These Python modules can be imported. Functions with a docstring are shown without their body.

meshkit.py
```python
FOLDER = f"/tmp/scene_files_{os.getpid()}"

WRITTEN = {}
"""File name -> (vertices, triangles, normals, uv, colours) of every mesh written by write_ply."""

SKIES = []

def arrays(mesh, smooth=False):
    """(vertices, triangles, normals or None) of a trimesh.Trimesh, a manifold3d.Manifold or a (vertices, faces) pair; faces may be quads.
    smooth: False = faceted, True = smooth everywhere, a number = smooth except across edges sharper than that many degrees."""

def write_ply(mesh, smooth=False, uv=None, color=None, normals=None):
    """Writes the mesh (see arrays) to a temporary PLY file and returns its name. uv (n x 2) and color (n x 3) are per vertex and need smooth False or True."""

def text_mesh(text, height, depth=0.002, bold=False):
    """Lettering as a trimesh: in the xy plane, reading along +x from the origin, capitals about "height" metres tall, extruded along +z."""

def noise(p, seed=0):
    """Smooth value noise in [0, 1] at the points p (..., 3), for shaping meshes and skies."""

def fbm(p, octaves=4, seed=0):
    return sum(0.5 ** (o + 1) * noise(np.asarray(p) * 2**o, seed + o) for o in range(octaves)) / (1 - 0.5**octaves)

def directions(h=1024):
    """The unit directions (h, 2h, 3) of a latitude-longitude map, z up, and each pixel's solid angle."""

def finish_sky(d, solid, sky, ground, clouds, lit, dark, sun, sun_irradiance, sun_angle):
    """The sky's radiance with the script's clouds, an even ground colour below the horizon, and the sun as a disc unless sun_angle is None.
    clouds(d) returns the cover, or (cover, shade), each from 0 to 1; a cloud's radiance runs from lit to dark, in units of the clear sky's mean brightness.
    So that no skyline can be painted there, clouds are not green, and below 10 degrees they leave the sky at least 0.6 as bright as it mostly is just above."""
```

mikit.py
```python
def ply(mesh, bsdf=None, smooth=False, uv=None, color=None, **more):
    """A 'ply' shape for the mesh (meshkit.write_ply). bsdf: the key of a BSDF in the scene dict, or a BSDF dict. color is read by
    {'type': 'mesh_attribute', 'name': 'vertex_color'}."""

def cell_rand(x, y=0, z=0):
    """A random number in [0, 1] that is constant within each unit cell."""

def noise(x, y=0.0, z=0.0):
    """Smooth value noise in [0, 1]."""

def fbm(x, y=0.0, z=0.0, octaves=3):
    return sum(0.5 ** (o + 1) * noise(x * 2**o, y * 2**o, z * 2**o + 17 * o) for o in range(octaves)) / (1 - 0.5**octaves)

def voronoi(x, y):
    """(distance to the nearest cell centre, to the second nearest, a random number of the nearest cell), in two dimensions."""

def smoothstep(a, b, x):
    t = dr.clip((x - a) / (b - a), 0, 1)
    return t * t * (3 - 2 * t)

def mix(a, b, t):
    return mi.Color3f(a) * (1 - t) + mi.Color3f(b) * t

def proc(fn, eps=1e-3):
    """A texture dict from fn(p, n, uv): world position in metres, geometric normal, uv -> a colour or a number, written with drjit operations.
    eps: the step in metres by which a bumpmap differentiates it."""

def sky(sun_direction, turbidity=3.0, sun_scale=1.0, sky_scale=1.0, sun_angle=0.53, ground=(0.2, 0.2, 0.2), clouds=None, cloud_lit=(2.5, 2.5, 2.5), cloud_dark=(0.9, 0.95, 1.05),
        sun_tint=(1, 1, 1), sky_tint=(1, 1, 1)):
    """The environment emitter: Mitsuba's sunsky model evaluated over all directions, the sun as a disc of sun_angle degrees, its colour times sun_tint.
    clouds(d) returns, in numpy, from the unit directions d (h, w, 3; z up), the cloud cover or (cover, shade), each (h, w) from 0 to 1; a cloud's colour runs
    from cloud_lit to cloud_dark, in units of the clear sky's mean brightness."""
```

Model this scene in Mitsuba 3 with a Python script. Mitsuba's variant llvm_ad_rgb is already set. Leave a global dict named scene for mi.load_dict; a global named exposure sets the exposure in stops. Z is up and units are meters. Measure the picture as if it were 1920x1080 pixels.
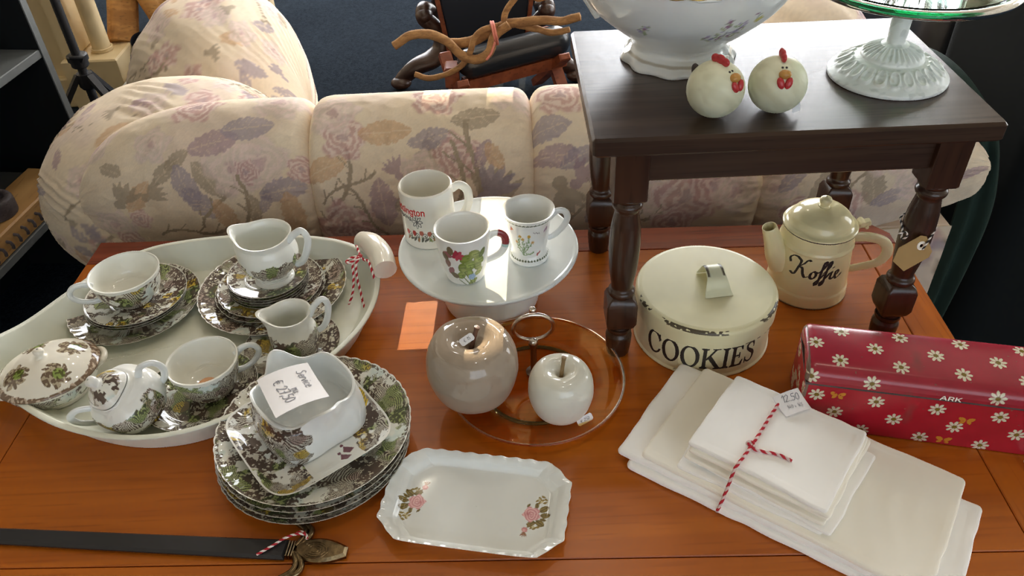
import math, random
import numpy as np, trimesh, shapely, drjit as dr, mitsuba as mi, mikit
from shapely.geometry import Polygon, LineString, Point, box as sbox
from shapely.ops import unary_union
from shapely import affinity
from meshkit import noise as npnoise, fbm as npfbm, text_mesh

T = mi.ScalarTransform4f
scene, labels = {}, {}
pi, sin, cos = math.pi, math.sin, math.cos

# ------------------------------------------------------------------ camera, lights, exposure
TZ = 0.70                                   # height of the big table's top; every height below counts from it
exposure = -1.5
pitch, roll = math.radians(39.55), math.radians(-2.6)
fwd = np.array([0, cos(pitch), -sin(pitch)])
up0 = np.array([0, sin(pitch), cos(pitch)])
upv = -sin(roll) * np.array([1.0, 0, 0]) + cos(roll) * up0
eye = np.array([0, 0, 0.80 + TZ])
scene['camera'] = {'type': 'perspective', 'fov': 2 * math.degrees(math.atan(960 / 1500)), 'fov_axis': 'x', 'near_clip': 0.02, 'far_clip': 100,
                   'to_world': T().look_at(origin=eye.tolist(), target=(eye + fwd).tolist(), up=upv.tolist())}
SKY_BACK, SKY_RIGHT, SKY_FRONT = (31.0, 32.0, 33.5), (12.0, 12.6, 13.4), (3.8, 4.7, 5.8)
LAMP = (400.0, 350.0, 280.0)
SUN = (26.0, 20.5, 13.0)
sun_az, sun_el = math.radians(3.0), math.radians(24.0)      # comes from behind the sofa, a little from the right
sun_from = np.array([sin(sun_az) * cos(sun_el), cos(sun_az) * cos(sun_el), sin(sun_el)])
scene['sun'] = {'type': 'directional', 'direction': (-sun_from).tolist(), 'irradiance': {'type': 'rgb', 'value': list(SUN)}}


# ------------------------------------------------------------------ helpers
def lab(key, label=None, category=None, group=None, kind=None):
    d = {}
    if label: d['label'] = label
    if category: d['category'] = category
    if group: d['group'] = group
    if kind: d['kind'] = kind
    labels[key] = d
    return key


_count = {}


def fresh(name):
    """name, then name_001, name_002 ... for keys already taken."""
    n = _count.get(name, 0)
    _count[name] = n + 1
    return name if n == 0 else f'{name}_{n:03d}'


def join(*ms):
    vs, fs, cs, at = [], [], [], 0
    for m in ms:
        v, f = np.asarray(m[0], float), np.asarray(m[1], int)
        if f.shape[1] == 4:
            f = np.vstack([f[:, [0, 1, 2]], f[:, [0, 2, 3]]])
        vs.append(v); fs.append(f + at); at += len(v)
        if len(m) > 2: cs.append(m[2])
    return (np.vstack(vs), np.vstack(fs)) + ((np.vstack(cs),) if cs else ())


def tri(m):
    return m if len(m) > 2 else (np.asarray(m.vertices), np.asarray(m.faces)) if hasattr(m, 'vertices') else m


def move(m, loc=(0, 0, 0), rz=0, rx=0, ry=0, s=1):
    v = np.asarray(m[0], float) * s
    for a, (i, j) in ((rx, (1, 2)), (ry, (2, 0)), (rz, (0, 1))):
        if a:
            c, t = cos(a), sin(a)
            v = v.copy(); p, q = v[:, i].copy(), v[:, j].copy()
            v[:, i], v[:, j] = c * p - t * q, t * p + c * q
    return (v + np.asarray(loc, float),) + tuple(m[1:])


def add(key, m, mat, smooth=40, parent=None, label=None, category=None, group=None, kind=None, **more):
    """One entry of the scene; m = (vertices, faces[, colours]); heights are above the table top."""
    if parent: key = parent + '__' + key
    key = fresh(key)
    m = tri(m)
    col = m[2] if len(m) > 2 else None
    v, f = np.asarray(m[0], float) + [0, 0, TZ], np.asarray(m[1], int)
    if f.shape[1] == 4:
        f = np.vstack([f[:, [0, 1, 2]], f[:, [0, 2, 3]]])
    if col is not None and smooth not in (True, False): smooth = True
    scene[key] = mikit.ply((v, f), mat, smooth=smooth, **({'color': np.clip(col, 0, 1)} if col is not None else {}), **more)
    if label or kind or group: lab(key, label, category, group, kind)
    return key


def grid(P, cu=False, cv=False, flip=False):
    nu, nv = P.shape[:2]
    i, j = np.meshgrid(np.arange(nu if cu else nu - 1), np.arange(nv if cv else nv - 1), indexing='ij')
    i, j = i.ravel(), j.ravel()
    i2, j2 = (i + 1) % nu, (j + 1) % nv
    q = np.stack([i * nv + j, i2 * nv + j, i2 * nv + j2, i * nv + j2], 1)
    f = np.vstack([q[:, [0, 1, 2]], q[:, [0, 2, 3]]])
    return P.reshape(-1, 3), (f[:, ::-1] if flip else f)


def spline(pts, n=None, closed=False, step=None):
    """Catmull-Rom through the points, resampled evenly to n points."""
    p = np.asarray(pts, float)
    q = np.vstack([p[-1:], p, p[:2]]) if closed else np.vstack([2 * p[0] - p[1], p, 2 * p[-1] - p[-2]])
    out = []
    for k in range(1, len(q) - 2):
        t = np.linspace(0, 1, 24, endpoint=False)[:, None]
        a, b, c, d = q[k - 1:k + 3]
        out.append(0.5 * (2 * b + (c - a) * t + (2 * a - 5 * b + 4 * c - d) * t**2 + (3 * b - a - 3 * c + d) * t**3))
    o = np.vstack(out + [q[-2:-1]])
    return poly(o, n, step)


def poly(pts, n=None, step=None):
    p = np.asarray(pts, float)
    L = np.r_[0, np.cumsum(np.linalg.norm(np.diff(p, axis=0), axis=1))]
    n = n or max(2, int(L[-1] / step) + 1)
    s = np.linspace(0, L[-1], n)
    return np.stack([np.interp(s, L, p[:, k]) for k in range(p.shape[1])], 1)


def lathe(prof, seg=96, R=None):
    """Profile of (radius, height) points, turned; R(theta, r, z) -> (r, z, x shift) bends it. Returns grid, theta, profile arrays (k, seg)."""
    p = np.asarray(prof, float)
    th = np.linspace(0, 2 * pi, seg, endpoint=False)
    r, z, t = np.repeat(p[:, :1], seg, 1), np.repeat(p[:, 1:2], seg, 1), np.repeat(th[None], len(p), 0)
    if R: r, z = R(t, r, z)
    P = np.stack([r * np.cos(t), r * np.sin(t), z], -1)
    v, f = grid(P, cv=True, flip=True)
    return v, f, t.ravel(), r.ravel(), z.ravel()


def tube(path, rad, sides=14, cap=True, flat=None, up=(0, 0, 1)):
    """Swept tube; rad one number or per point (or (a, b) columns)."""
    p = np.asarray(path, float)
    n = len(p)
    t = np.gradient(p, axis=0); t /= np.linalg.norm(t, axis=1, keepdims=True) + 1e-12
    a = np.cross(t[0], up)
    if np.linalg.norm(a) < 1e-3: a = np.cross(t[0], (1, 0.2, 0))
    a /= np.linalg.norm(a)
    A = []
    for k in range(n):
        a = a - t[k] * (a @ t[k]); a /= np.linalg.norm(a); A.append(a)
    A = np.array(A); B = np.cross(t, A)
    rr = np.asarray(rad, float)
    if rr.ndim == 0: rr = np.full(n, float(rr))
    if rr.ndim == 1: rr = np.stack([rr, rr], 1)
    if len(rr) != n: rr = np.stack([np.interp(np.linspace(0, 1, n), np.linspace(0, 1, len(rr)), rr[:, k]) for k in (0, 1)], 1)
    an = np.linspace(0, 2 * pi, sides, endpoint=False)
    P = p[:, None] + rr[:, :1, None] * np.cos(an)[None, :, None] * A[:, None] + rr[:, 1:2, None] * np.sin(an)[None, :, None] * B[:, None]
    v, f = grid(P, cv=True, flip=False)
    if cap:
        c0, c1 = len(v), len(v) + 1
        v = np.vstack([v, p[:1] - t[0] * rr[0].mean() * .25, p[-1:] + t[-1] * rr[-1].mean() * .25])
        j = np.arange(sides); j2 = (j + 1) % sides; b = (n - 1) * sides
        f = np.vstack([f, np.stack([j2 * 0 + c0, j, j2], 1), np.stack([j2 * 0 + c1, b + j2, b + j], 1)])
    return v, f[:, ::-1]


def slab(pg, z0, z1, bev=0.002, n=1):
    """Extruded polygon with bevelled edges (holes allowed)."""
    polys = getattr(pg, 'geoms', [pg])
    out = []
    for g in polys:
        g = shapely.geometry.polygon.orient(g)
        for ri, ring in enumerate([g.exterior, *g.interiors]):
            c = np.array(ring.coords)[:-1]
            e = np.roll(c, -1, 0) - c
            e /= np.linalg.norm(e, axis=1, keepdims=True) + 1e-12
            nn = np.stack([e[:, 1], -e[:, 0]], 1); m = nn + np.roll(nn, 1, 0)
            m /= np.maximum(np.sum(m * nn, 1, keepdims=True), 0.3)
            rings = [np.c_[c - m * bev, np.full(len(c), z0)], np.c_[c, np.full(len(c), z0 + bev)], np.c_[c, np.full(len(c), z1 - bev)], np.c_[c - m * bev, np.full(len(c), z1)]]
            out.append(grid(np.array(rings), cv=True, flip=True))
            if ri == 0: ext = c - m * bev; holes = []
            else: holes.append(c - m * bev)
        v, f = trimesh.creation.triangulate_polygon(Polygon(ext, holes), engine='earcut')
        out.append((np.c_[v, np.full(len(v), z1)], f)); out.append((np.c_[v, np.full(len(v), z0)], f[:, ::-1]))
    return join(*out)


def rrect(w, h, r, n=6):
    return sbox(-w / 2 + r, -h / 2 + r, w / 2 - r, h / 2 - r).buffer(r, quad_segs=n)


def box(x0, x1, y0, y1, z0, z1, b=0.002):
    return slab(sbox(x0, y0, x1, y1), z0, z1, b)


def bar(a, b, w, h, bev=0.002, up=(0, 0, 1)):
    """A squared bar from point a to point b."""
    a, b = np.asarray(a, float), np.asarray(b, float)
    d = b - a; L = np.linalg.norm(d); d /= L
    s = np.cross(d, up); s = s / np.linalg.norm(s) if np.linalg.norm(s) > 1e-4 else np.array([1.0, 0, 0])
    u = np.cross(s, d)
    v, f = slab(sbox(-w / 2, -h / 2, w / 2, h / 2), 0, L, bev)
    return a + v[:, :1] * s + v[:, 1:2] * u + v[:, 2:] * d, f[:, ::-1] if np.linalg.det(np.stack([s, u, d])) < 0 else f


def ball(c, r, n=20, k=1.0):
    r = np.broadcast_to(np.asarray(r, float), 3)
    u = np.linspace(1e-3, pi - 1e-3, n); w = np.linspace(0, 2 * pi, 2 * n, endpoint=False)
    U, W = np.meshgrid(u, w, indexing='ij')
    pw = lambda x: np.sign(x) * np.abs(x) ** k
    P = np.stack([pw(np.sin(U)) * pw(np.cos(W)) * r[0], pw(np.sin(U)) * pw(np.sin(W)) * r[1], pw(np.cos(U)) * r[2]], -1) + np.asarray(c, float)
    return grid(P, cv=True, flip=False)


def ring(c, R, r, ax, n=48, sides=12):
    """A torus about the axis ax."""
    ax = np.asarray(ax, float) / np.linalg.norm(ax)
    a = np.cross(ax, (0.1, 0.2, 1.0) if abs(ax[2]) < .9 else (1, 0, 0)); a /= np.linalg.norm(a); b = np.cross(ax, a)
    t = np.linspace(0, 2 * pi, n, endpoint=False)[:, None, None]; s = np.linspace(0, 2 * pi, sides, endpoint=False)[None, :, None]
    P = np.asarray(c) + (R + r * np.cos(s)) * (np.cos(t) * a + np.sin(t) * b) + r * np.sin(s) * ax
    return grid(P, cu=True, cv=True, flip=True)


def nz(x, y, k, seed=0, o=2):
    return npfbm(np.stack([np.asarray(x) * k, np.asarray(y) * k, np.full(np.shape(x), seed * 7.31)], -1), octaves=o, seed=seed)


def sst(a, b, x):
    t = np.clip((x - a) / (b - a), 0, 1)
    return t * t * (3 - 2 * t)


def lerp(a, b, t):
    return np.asarray(a) * (1 - t[..., None]) + np.asarray(b) * t[..., None]


def inside(pg, x, y):
    """Which points lie in a polygon."""
    x0, y0, x1, y1 = pg.bounds
    out = np.zeros(np.shape(x), bool)
    m = (x >= x0) & (x <= x1) & (y >= y0) & (y <= y1)
    if m.any():
        shapely.prepare(pg)
        out[m] = shapely.contains_xy(pg, x[m], y[m])
    return out


# pen strokes for lettering and hand writing
def pen(strokes, w=0.06, nib=None, ang=35):
    """Union of strokes; nib None = round pen of width w, else a broad nib of that length held at ang degrees."""
    out = []
    for s in strokes:
        p = spline(s, step=0.04) if len(s) > 2 else np.asarray(s, float)
        if nib is None:
            out.append(LineString(p).buffer(w / 2, quad_segs=3))
        else:
            d = np.array([cos(math.radians(ang)), sin(math.radians(ang))]) * nib / 2
            for a, b in zip(p[:-1], p[1:]):
                out.append(shapely.MultiPoint([a + d, a - d, b + d, b - d]).convex_hull.buffer(w / 2, quad_segs=2))
    return unary_union(out).simplify(0.006)


GL = {'0': ([[(.3, 1), (.05, .6), (.2, .02), (.5, .2), (.5, .8), (.3, 1)]], .62), '1': ([[(.05, .75), (.3, 1), (.28, 0)]], .42), '2': ([[(.05, .8), (.3, 1), (.5, .75), (.25, .3), (.02, .02), (.55, .05)]], .66),
      '4': ([[(.35, 1), (.02, .35), (.55, .35)], [(.42, .65), (.38, 0)]], .66), '5': ([[(.5, 1), (.15, .97), (.1, .6), (.4, .6), (.5, .25), (.3, 0), (.02, .08)]], .6), '6': ([[(.45, 1), (.12, .6), (.08, .15), (.35, .02), (.45, .3), (.15, .4)]], .58),
      '7': ([[(.02, .95), (.5, 1), (.2, 0)], [(.12, .5), (.45, .52)]], .58), '€': ([[(.55, .9), (.25, .95), (.1, .5), (.25, .05), (.55, .1)], [(0, .6), (.45, .62)], [(0, .42), (.42, .44)]], .75), ',': ([[(.1, .1), (.02, -.15)]], .25), '.': ([[(.08, .03), (.1, .0)]], .24),
      'S': ([[(.5, .9), (.25, 1), (.1, .75), (.4, .45), (.35, .05), (.02, .1)]], .6), 'e': ([[(.05, .3), (.4, .35), (.25, .58), (.06, .3), (.2, .0), (.45, .1)]], .48), 'r': ([[(.08, .55), (.1, 0)], [(.1, .35), (.25, .55), (.38, .5)]], .4), 'v': ([[(.02, .55), (.2, .02), (.38, .55)]], .42),
      'i': ([[(.1, .55), (.12, 0)], [(.11, .78), (.12, .8)]], .24), 'c': ([[(.4, .5), (.15, .5), (.1, .1), (.4, .06)]], .45), 'n': ([[(.06, .55), (.08, 0)], [(.08, .38), (.3, .55), (.36, 0)]], .48), 'u': ([[(.05, .55), (.1, .05), (.32, .08), (.36, .55)], [(.36, .55), (.38, 0)]], .48), ':': ([[(.08, .05), (.09, .08)], [(.08, .4), (.09, .43)]], .22),
      'x': ([[(.02, .5), (.36, 0)], [(.36, .5), (.02, 0)]], .45), ' ': ([], .35)}


def handwriting(text, h, w=0.075, slant=0.12):
    x, out = 0, []
    for ch in text:
        st, adv = GL[ch]
        for s in st: out.append([(px + x + slant * py, py) for px, py in s])
        x += adv
    return affinity.scale(pen(out, w), h, h, origin=(0, 0)), x * h


def fill(pg, depth=0.0004, step=None):
    """Flat polygon(s) as thin solid lettering from z = 0 to depth; step: points no farther apart than this, so that it can be bent."""
    if step: pg = shapely.segmentize(pg, step)
    out = []
    for g in getattr(pg, 'geoms', [pg]):
        if g.area <= 0: continue
        m = trimesh.creation.extrude_polygon(g, depth, engine='earcut')
        out.append((np.array(m.vertices), np.array(m.faces)))
    v, f = join(*out)
    if step:
        m = trimesh.Trimesh(v, f, process=True)
        v, f = trimesh.remesh.subdivide_to_size(m.vertices, m.faces, step * 2.2)
    return v, f


def bend(m, R, th0, z0, r_at=None):
    """Lettering in the xy plane wrapped onto an upright cylinder of radius R about the z axis, its origin at angle th0 and height z0."""
    v = m[0]
    t = th0 + v[:, 0] / R
    z = z0 + v[:, 1]
    r = (r_at(z) if r_at else R) + v[:, 2]
    return (np.stack([r * np.cos(t), r * np.sin(t), z], 1),) + tuple(m[1:])


# ------------------------------------------------------------------ materials
VC = {'type': 'mesh_attribute', 'name': 'vertex_color'}


def rgb(*c): return {'type': 'rgb', 'value': list(c)}


def mat(key, base, rough=0.5, metallic=0.0, spec=0.5, coat=0.0, coat_gloss=0.9, sheen=0.0, bump=None, bscale=1.0, flat=0.0, aniso=0.0):
    b = base if isinstance(base, dict) else rgb(*base)
    d = {'type': 'principled', 'base_color': b, 'roughness': rough, 'metallic': metallic, 'specular': spec, 'clearcoat': coat, 'clearcoat_gloss': coat_gloss, 'sheen': sheen}
    if bump is not None:
        d = {'type': 'bumpmap', 'arbitrary': bump, 'scale': bscale, 'bsdf': d}
    scene[key] = {'type': 'twosided', 'bsdf': d}
    return key


def wood(a, b, c, gx, gy, gz, seed=0.0):
    """Grain colours a, b with dark pores c; gx, gy, gz: grain frequency per axis (low along the grain)."""
    def fn(p, n, uv):
        x, y, z = p.x * gx + seed, p.y * gy, p.z * gz
        w = mikit.noise(x * .35, y * .35, z * .35) * 2.2
        g = mikit.fbm(x + w, y + w, z, 3)
        f = mikit.noise(x * 5 + w * 2, y * 5 + w * 2, z * 5)
        col = mikit.mix(a, b, mikit.smoothstep(.3, .7, g))
        return mikit.mix(col, c, mikit.smoothstep(.62, .95, f) * .55)
    return mikit.proc(fn)


mat('mat_ceramic', VC, rough=0.06, spec=0.5, coat=0.5, coat_gloss=0.985)
mat('mat_matt_paint', VC, rough=0.42, spec=0.45)
mat('mat_tin_print', VC, rough=0.24, spec=0.5, coat=0.25, coat_gloss=0.85)
mat('mat_fabric', VC, rough=0.95, spec=0.15, sheen=0.3)
mat('mat_yarn', VC, rough=0.9, spec=0.1)
mat('mat_white_ceramic', (0.775, 0.81, 0.795), rough=0.06, coat=0.5, coat_gloss=0.985)
mat('mat_cream_ceramic', (0.84, 0.81, 0.70), rough=0.10, coat=0.4, coat_gloss=0.97)
mat('mat_table_x', wood((.42, .112, .008), (.37, .092, .007), (.30, .067, .005), 3.0, 60, 60), rough=0.30, spec=0.32, coat=0.12, coat_gloss=0.8)
mat('mat_table_y', wood((.42, .114, .009), (.37, .094, .008), (.30, .069, .006), 60, 3.0, 60, 3.0), rough=0.30, spec=0.32, coat=0.12, coat_gloss=0.8)
mat('mat_table_red', wood((.24, .048, .016), (.17, .030, .010), (.10, .02, .008), 3.0, 60, 60, 7.0), rough=0.32, spec=0.45)
mat('mat_dark_wood', wood((.042, .022, .013), (.029, .014, .009), (.015, .008, .006), 4.0, 70, 70, 2.0), rough=0.30, spec=0.5)
mat('mat_dark_turned', wood((.040, .016, .008), (.026, .010, .006), (.012, .006, .004), 70, 70, 5.0, 2.0), rough=0.27, spec=0.5)
mat('mat_red_wood', wood((.24, .065, .024), (.16, .040, .016), (.08, .02, .010), 20, 20, 20, 4.0), rough=0.4)
mat('mat_brown_wood', wood((.050, .022, .012), (.032, .014, .009), (.016, .008, .006), 15, 15, 15, 5.0), rough=0.33)
mat('mat_branch', wood((.36, .20, .085), (.24, .125, .055), (.12, .07, .04), 26, 60, 60, 6.0), rough=0.75, spec=0.2)
mat('mat_pale_wood', wood((.50, .29, .11), (.40, .22, .08), (.25, .12, .05), 40, 5, 40, 9.0), rough=0.5)
mat('mat_log', wood((.48, .25, .085), (.32, .15, .05), (.14, .07, .03), 9, 30, 30, 11.0), rough=0.8, spec=0.2)
mat('mat_bark', wood((.17, .11, .075), (.10, .065, .045), (.05, .035, .03), 14, 40, 40, 12.0), rough=0.9, spec=0.1)


def carpet(p, n, uv):
    f = mikit.noise(p.x * 260, p.y * 260) * .6 + mikit.noise(p.x * 90, p.y * 90, 3) * .4
    c = mikit.fbm(p.x * 3, p.y * 3, 1.0, 3)
    return mikit.mix((.003, .0045, .0075), (.022, .031, .043), f * .75 + c * .25)


mat('mat_carpet', mikit.proc(carpet), rough=1.0, spec=0.05)
mat('mat_wall', (.68, .62, .50), rough=0.9, spec=0.2)
mat('mat_ceiling', (.30, .25, .19), rough=0.9, spec=0.2)
mat('mat_frame_white', (.75, .74, .70), rough=0.5)
mat('mat_cream_paint', wood((.66, .53, .31), (.60, .47, .27), (.50, .38, .21), 2, 2, 2, 1.0), rough=0.55)
mat('mat_black', (.012, .012, .014), rough=0.45)
mat('mat_black_gloss', (.010, .010, .012), rough=0.22, spec=0.6)
mat('mat_leather', (.016, .018, .022), rough=0.24, spec=0.6)
mat('mat_shelf_grey', (.115, .125, .125), rough=0.5)
mat('mat_charcoal', (.007, .009, .010), rough=0.85, spec=0.15)
mat('mat_navy_cloth', (.012, .017, .028), rough=0.9, sheen=0.4)
mat('mat_chrome', (.78, .72, .66), rough=0.12, metallic=1.0)
mat('mat_brass', wood((.26, .19, .10), (.14, .10, .055), (.05, .038, .026), 160, 160, 160, 1.0), rough=0.26, metallic=1.0)
mat('mat_iron', wood((.075, .060, .060), (.045, .036, .038), (.025, .02, .02), 60, 60, 60, 3.0), rough=0.6, spec=0.4)
mat('mat_cream_enamel', (.77, .70, .42), rough=0.13, coat=0.3, coat_gloss=0.95)
mat('mat_ink', (.018, .016, .015), rough=0.45)
mat('mat_pencil', (.16, .16, .19), rough=0.6)
mat('mat_red_print', (.50, .03, .03), rough=0.2)
mat('mat_paper', (.80, .79, .80), rough=0.75, spec=0.2)
mat('mat_sticker', (.72, .74, .78), rough=0.5)
mat('mat_kraft', (.36, .24, .105), rough=0.85, spec=0.1)
mat('mat_linen_white', (.88, .875, .85), rough=0.95, spec=0.1, sheen=0.2)
mat('mat_linen_cream', (.86, .835, .75), rough=0.95, spec=0.1, sheen=0.2)
mat('mat_red_enamel', (.42, .030, .035), rough=0.3)
mat('mat_beak', (.46, .23, .055), rough=0.35)
mat('mat_gold', (.70, .50, .20), rough=0.2, metallic=1.0)
mat('mat_green_cloth', (.020, .036, .030), rough=0.95, spec=0.1, sheen=0.6)
mat('mat_stem', (.20, .13, .055), rough=0.5)
mat('mat_dark_stem', (.10, .045, .03), rough=0.4)
mat('mat_pink_ribbon', (.60, .20, .15), rough=0.6)
mat('mat_peach', (.66, .36, .20), rough=0.7)
mat('mat_maroon', (.11, .012, .025), rough=0.5)
mat('mat_grey_tin', (.35, .36, .37), rough=0.4, metallic=0.6)
scene['mat_amber_glass'] = {'type': 'thindielectric', 'int_ior': 1.45, 'specular_transmittance': rgb(.98, .82, .45), 'specular_reflectance': rgb(1.0, .82, .50)}
scene['mat_green_glass'] = {'type': 'dielectric', 'int_ior': 1.5, 'specular_transmittance': rgb(.72, .93, .84)}
scene['mat_crystal'] = {'type': 'dielectric', 'int_ior': 1.52}
scene['mat_window_glass'] = {'type': 'thindielectric', 'int_ior': 1.5}
scene['mat_amber_solid'] = {'type': 'dielectric', 'int_ior': 1.5, 'specular_transmittance': rgb(.85, .58, .22)}
mat('mat_chrome_dark', (.30, .25, .21), rough=0.22, metallic=1.0)
mat('mat_taupe_glaze', wood((.325, .265, .205), (.30, .245, .19), (.29, .235, .18), 20, 20, 20, 2.0), rough=0.05, coat=0.6, coat_gloss=0.99)
mat('mat_pale_glaze', (.66, .66, .58), rough=0.05, coat=0.5, coat_gloss=0.98)
mat('mat_stand_glaze', (.745, .795, .78), rough=0.08, coat=0.5, coat_gloss=0.98)
mat('mat_enamel_print', VC, rough=0.36, spec=0.4)
mat('mat_enamel_gloss', VC, rough=0.13, coat=0.3, coat_gloss=0.95)
scene['mat_green_rim'] = {'type': 'dielectric', 'int_ior': 1.5, 'specular_transmittance': rgb(.22, .74, .48)}

# ------------------------------------------------------------------ the room
XL, XR, YF, YB, ZC = -3.4, 3.6, -2.8, 5.8, 3.75          # room; heights from the floor in this block
FZ = -TZ


def struct(key, m, mt, smooth=False):
    k = add(key, m, mt, smooth=smooth); labels[k] = {'kind': 'structure', 'label': 'the ' + key.replace('_', ' ') + ' of the room'}
    return k


struct('floor', box(XL - .1, XR + .1, YF - .1, YB + .1, FZ - .05, FZ, .0005), 'mat_carpet')
struct('ceiling', box(XL - .1, XR + .1, YF - .1, YB + .1, ZC + FZ, ZC + FZ + .05, .0005), 'mat_ceiling')


def wall_with_holes(name, axis, at, lo, hi, holes, th=0.14):
    """A wall in the plane axis = at, running lo..hi, with rectangular openings (a0, a1, z0, z1)."""
    pg = sbox(lo, 0, hi, ZC)
    for a0, a1, z0, z1 in holes: pg = pg.difference(sbox(a0, z0, a1, z1))
    v, f = slab(pg, 0, th, .001)
    w = np.stack([v[:, 0], at + v[:, 2] * (1 if at > 0 else -1), v[:, 1] + FZ], 1) if axis == 'y' else np.stack([at + v[:, 2] * (1 if at > 0 else -1), v[:, 0], v[:, 1] + FZ], 1)
    struct(name, (w, f), 'mat_wall')


_win = [0]


def window(axis, at, a0, a1, z0, z1, light, nx=2, nz_=2):
    """Frame bars, and the daylit pane (frosted against the street) filling an opening."""
    _win[0] += 1
    name = f'window_{_win[0]}'
    sgn = 1 if at > 0 else -1
    y = at + .06 * sgn
    xs, zs = np.linspace(a0, a1, nx + 1), np.linspace(z0, z1, nz_ + 1)
    bars = [sbox(x - .03, z0, x + .03, z1) for x in xs] + [sbox(a0, z - .03, a1, z + .03) for z in zs]
    v, f = slab(unary_union(bars).intersection(sbox(a0, z0, a1, z1)), -.03, .03, .003)
    def put(v):
        return np.stack([v[:, 0], y + v[:, 2], v[:, 1] + FZ], 1) if axis == 'y' else np.stack([y + v[:, 2], v[:, 0], v[:, 1] + FZ], 1)
    struct(name, (put(v), f), 'mat_frame_white')
    inward = -sgn
    c = np.array([[a0, z0, 0], [a1, z0, 0], [a1, z1, 0], [a0, z1, 0.0]])
    q = put(c)
    fc = np.array([[0, 1, 2], [0, 2, 3]])
    nrm = np.cross(q[1] - q[0], q[2] - q[0])
    if nrm[1 if axis == 'y' else 0] * inward < 0: fc = fc[:, ::-1]
    if light is None:
        add('pane', (q, fc), 'mat_window_glass', smooth=False, parent=name)
    else:
        add('pane', (q, fc), 'mat_frame_white', smooth=False, parent=name, emitter={'type': 'area', 'radiance': rgb(*light)})


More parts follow.
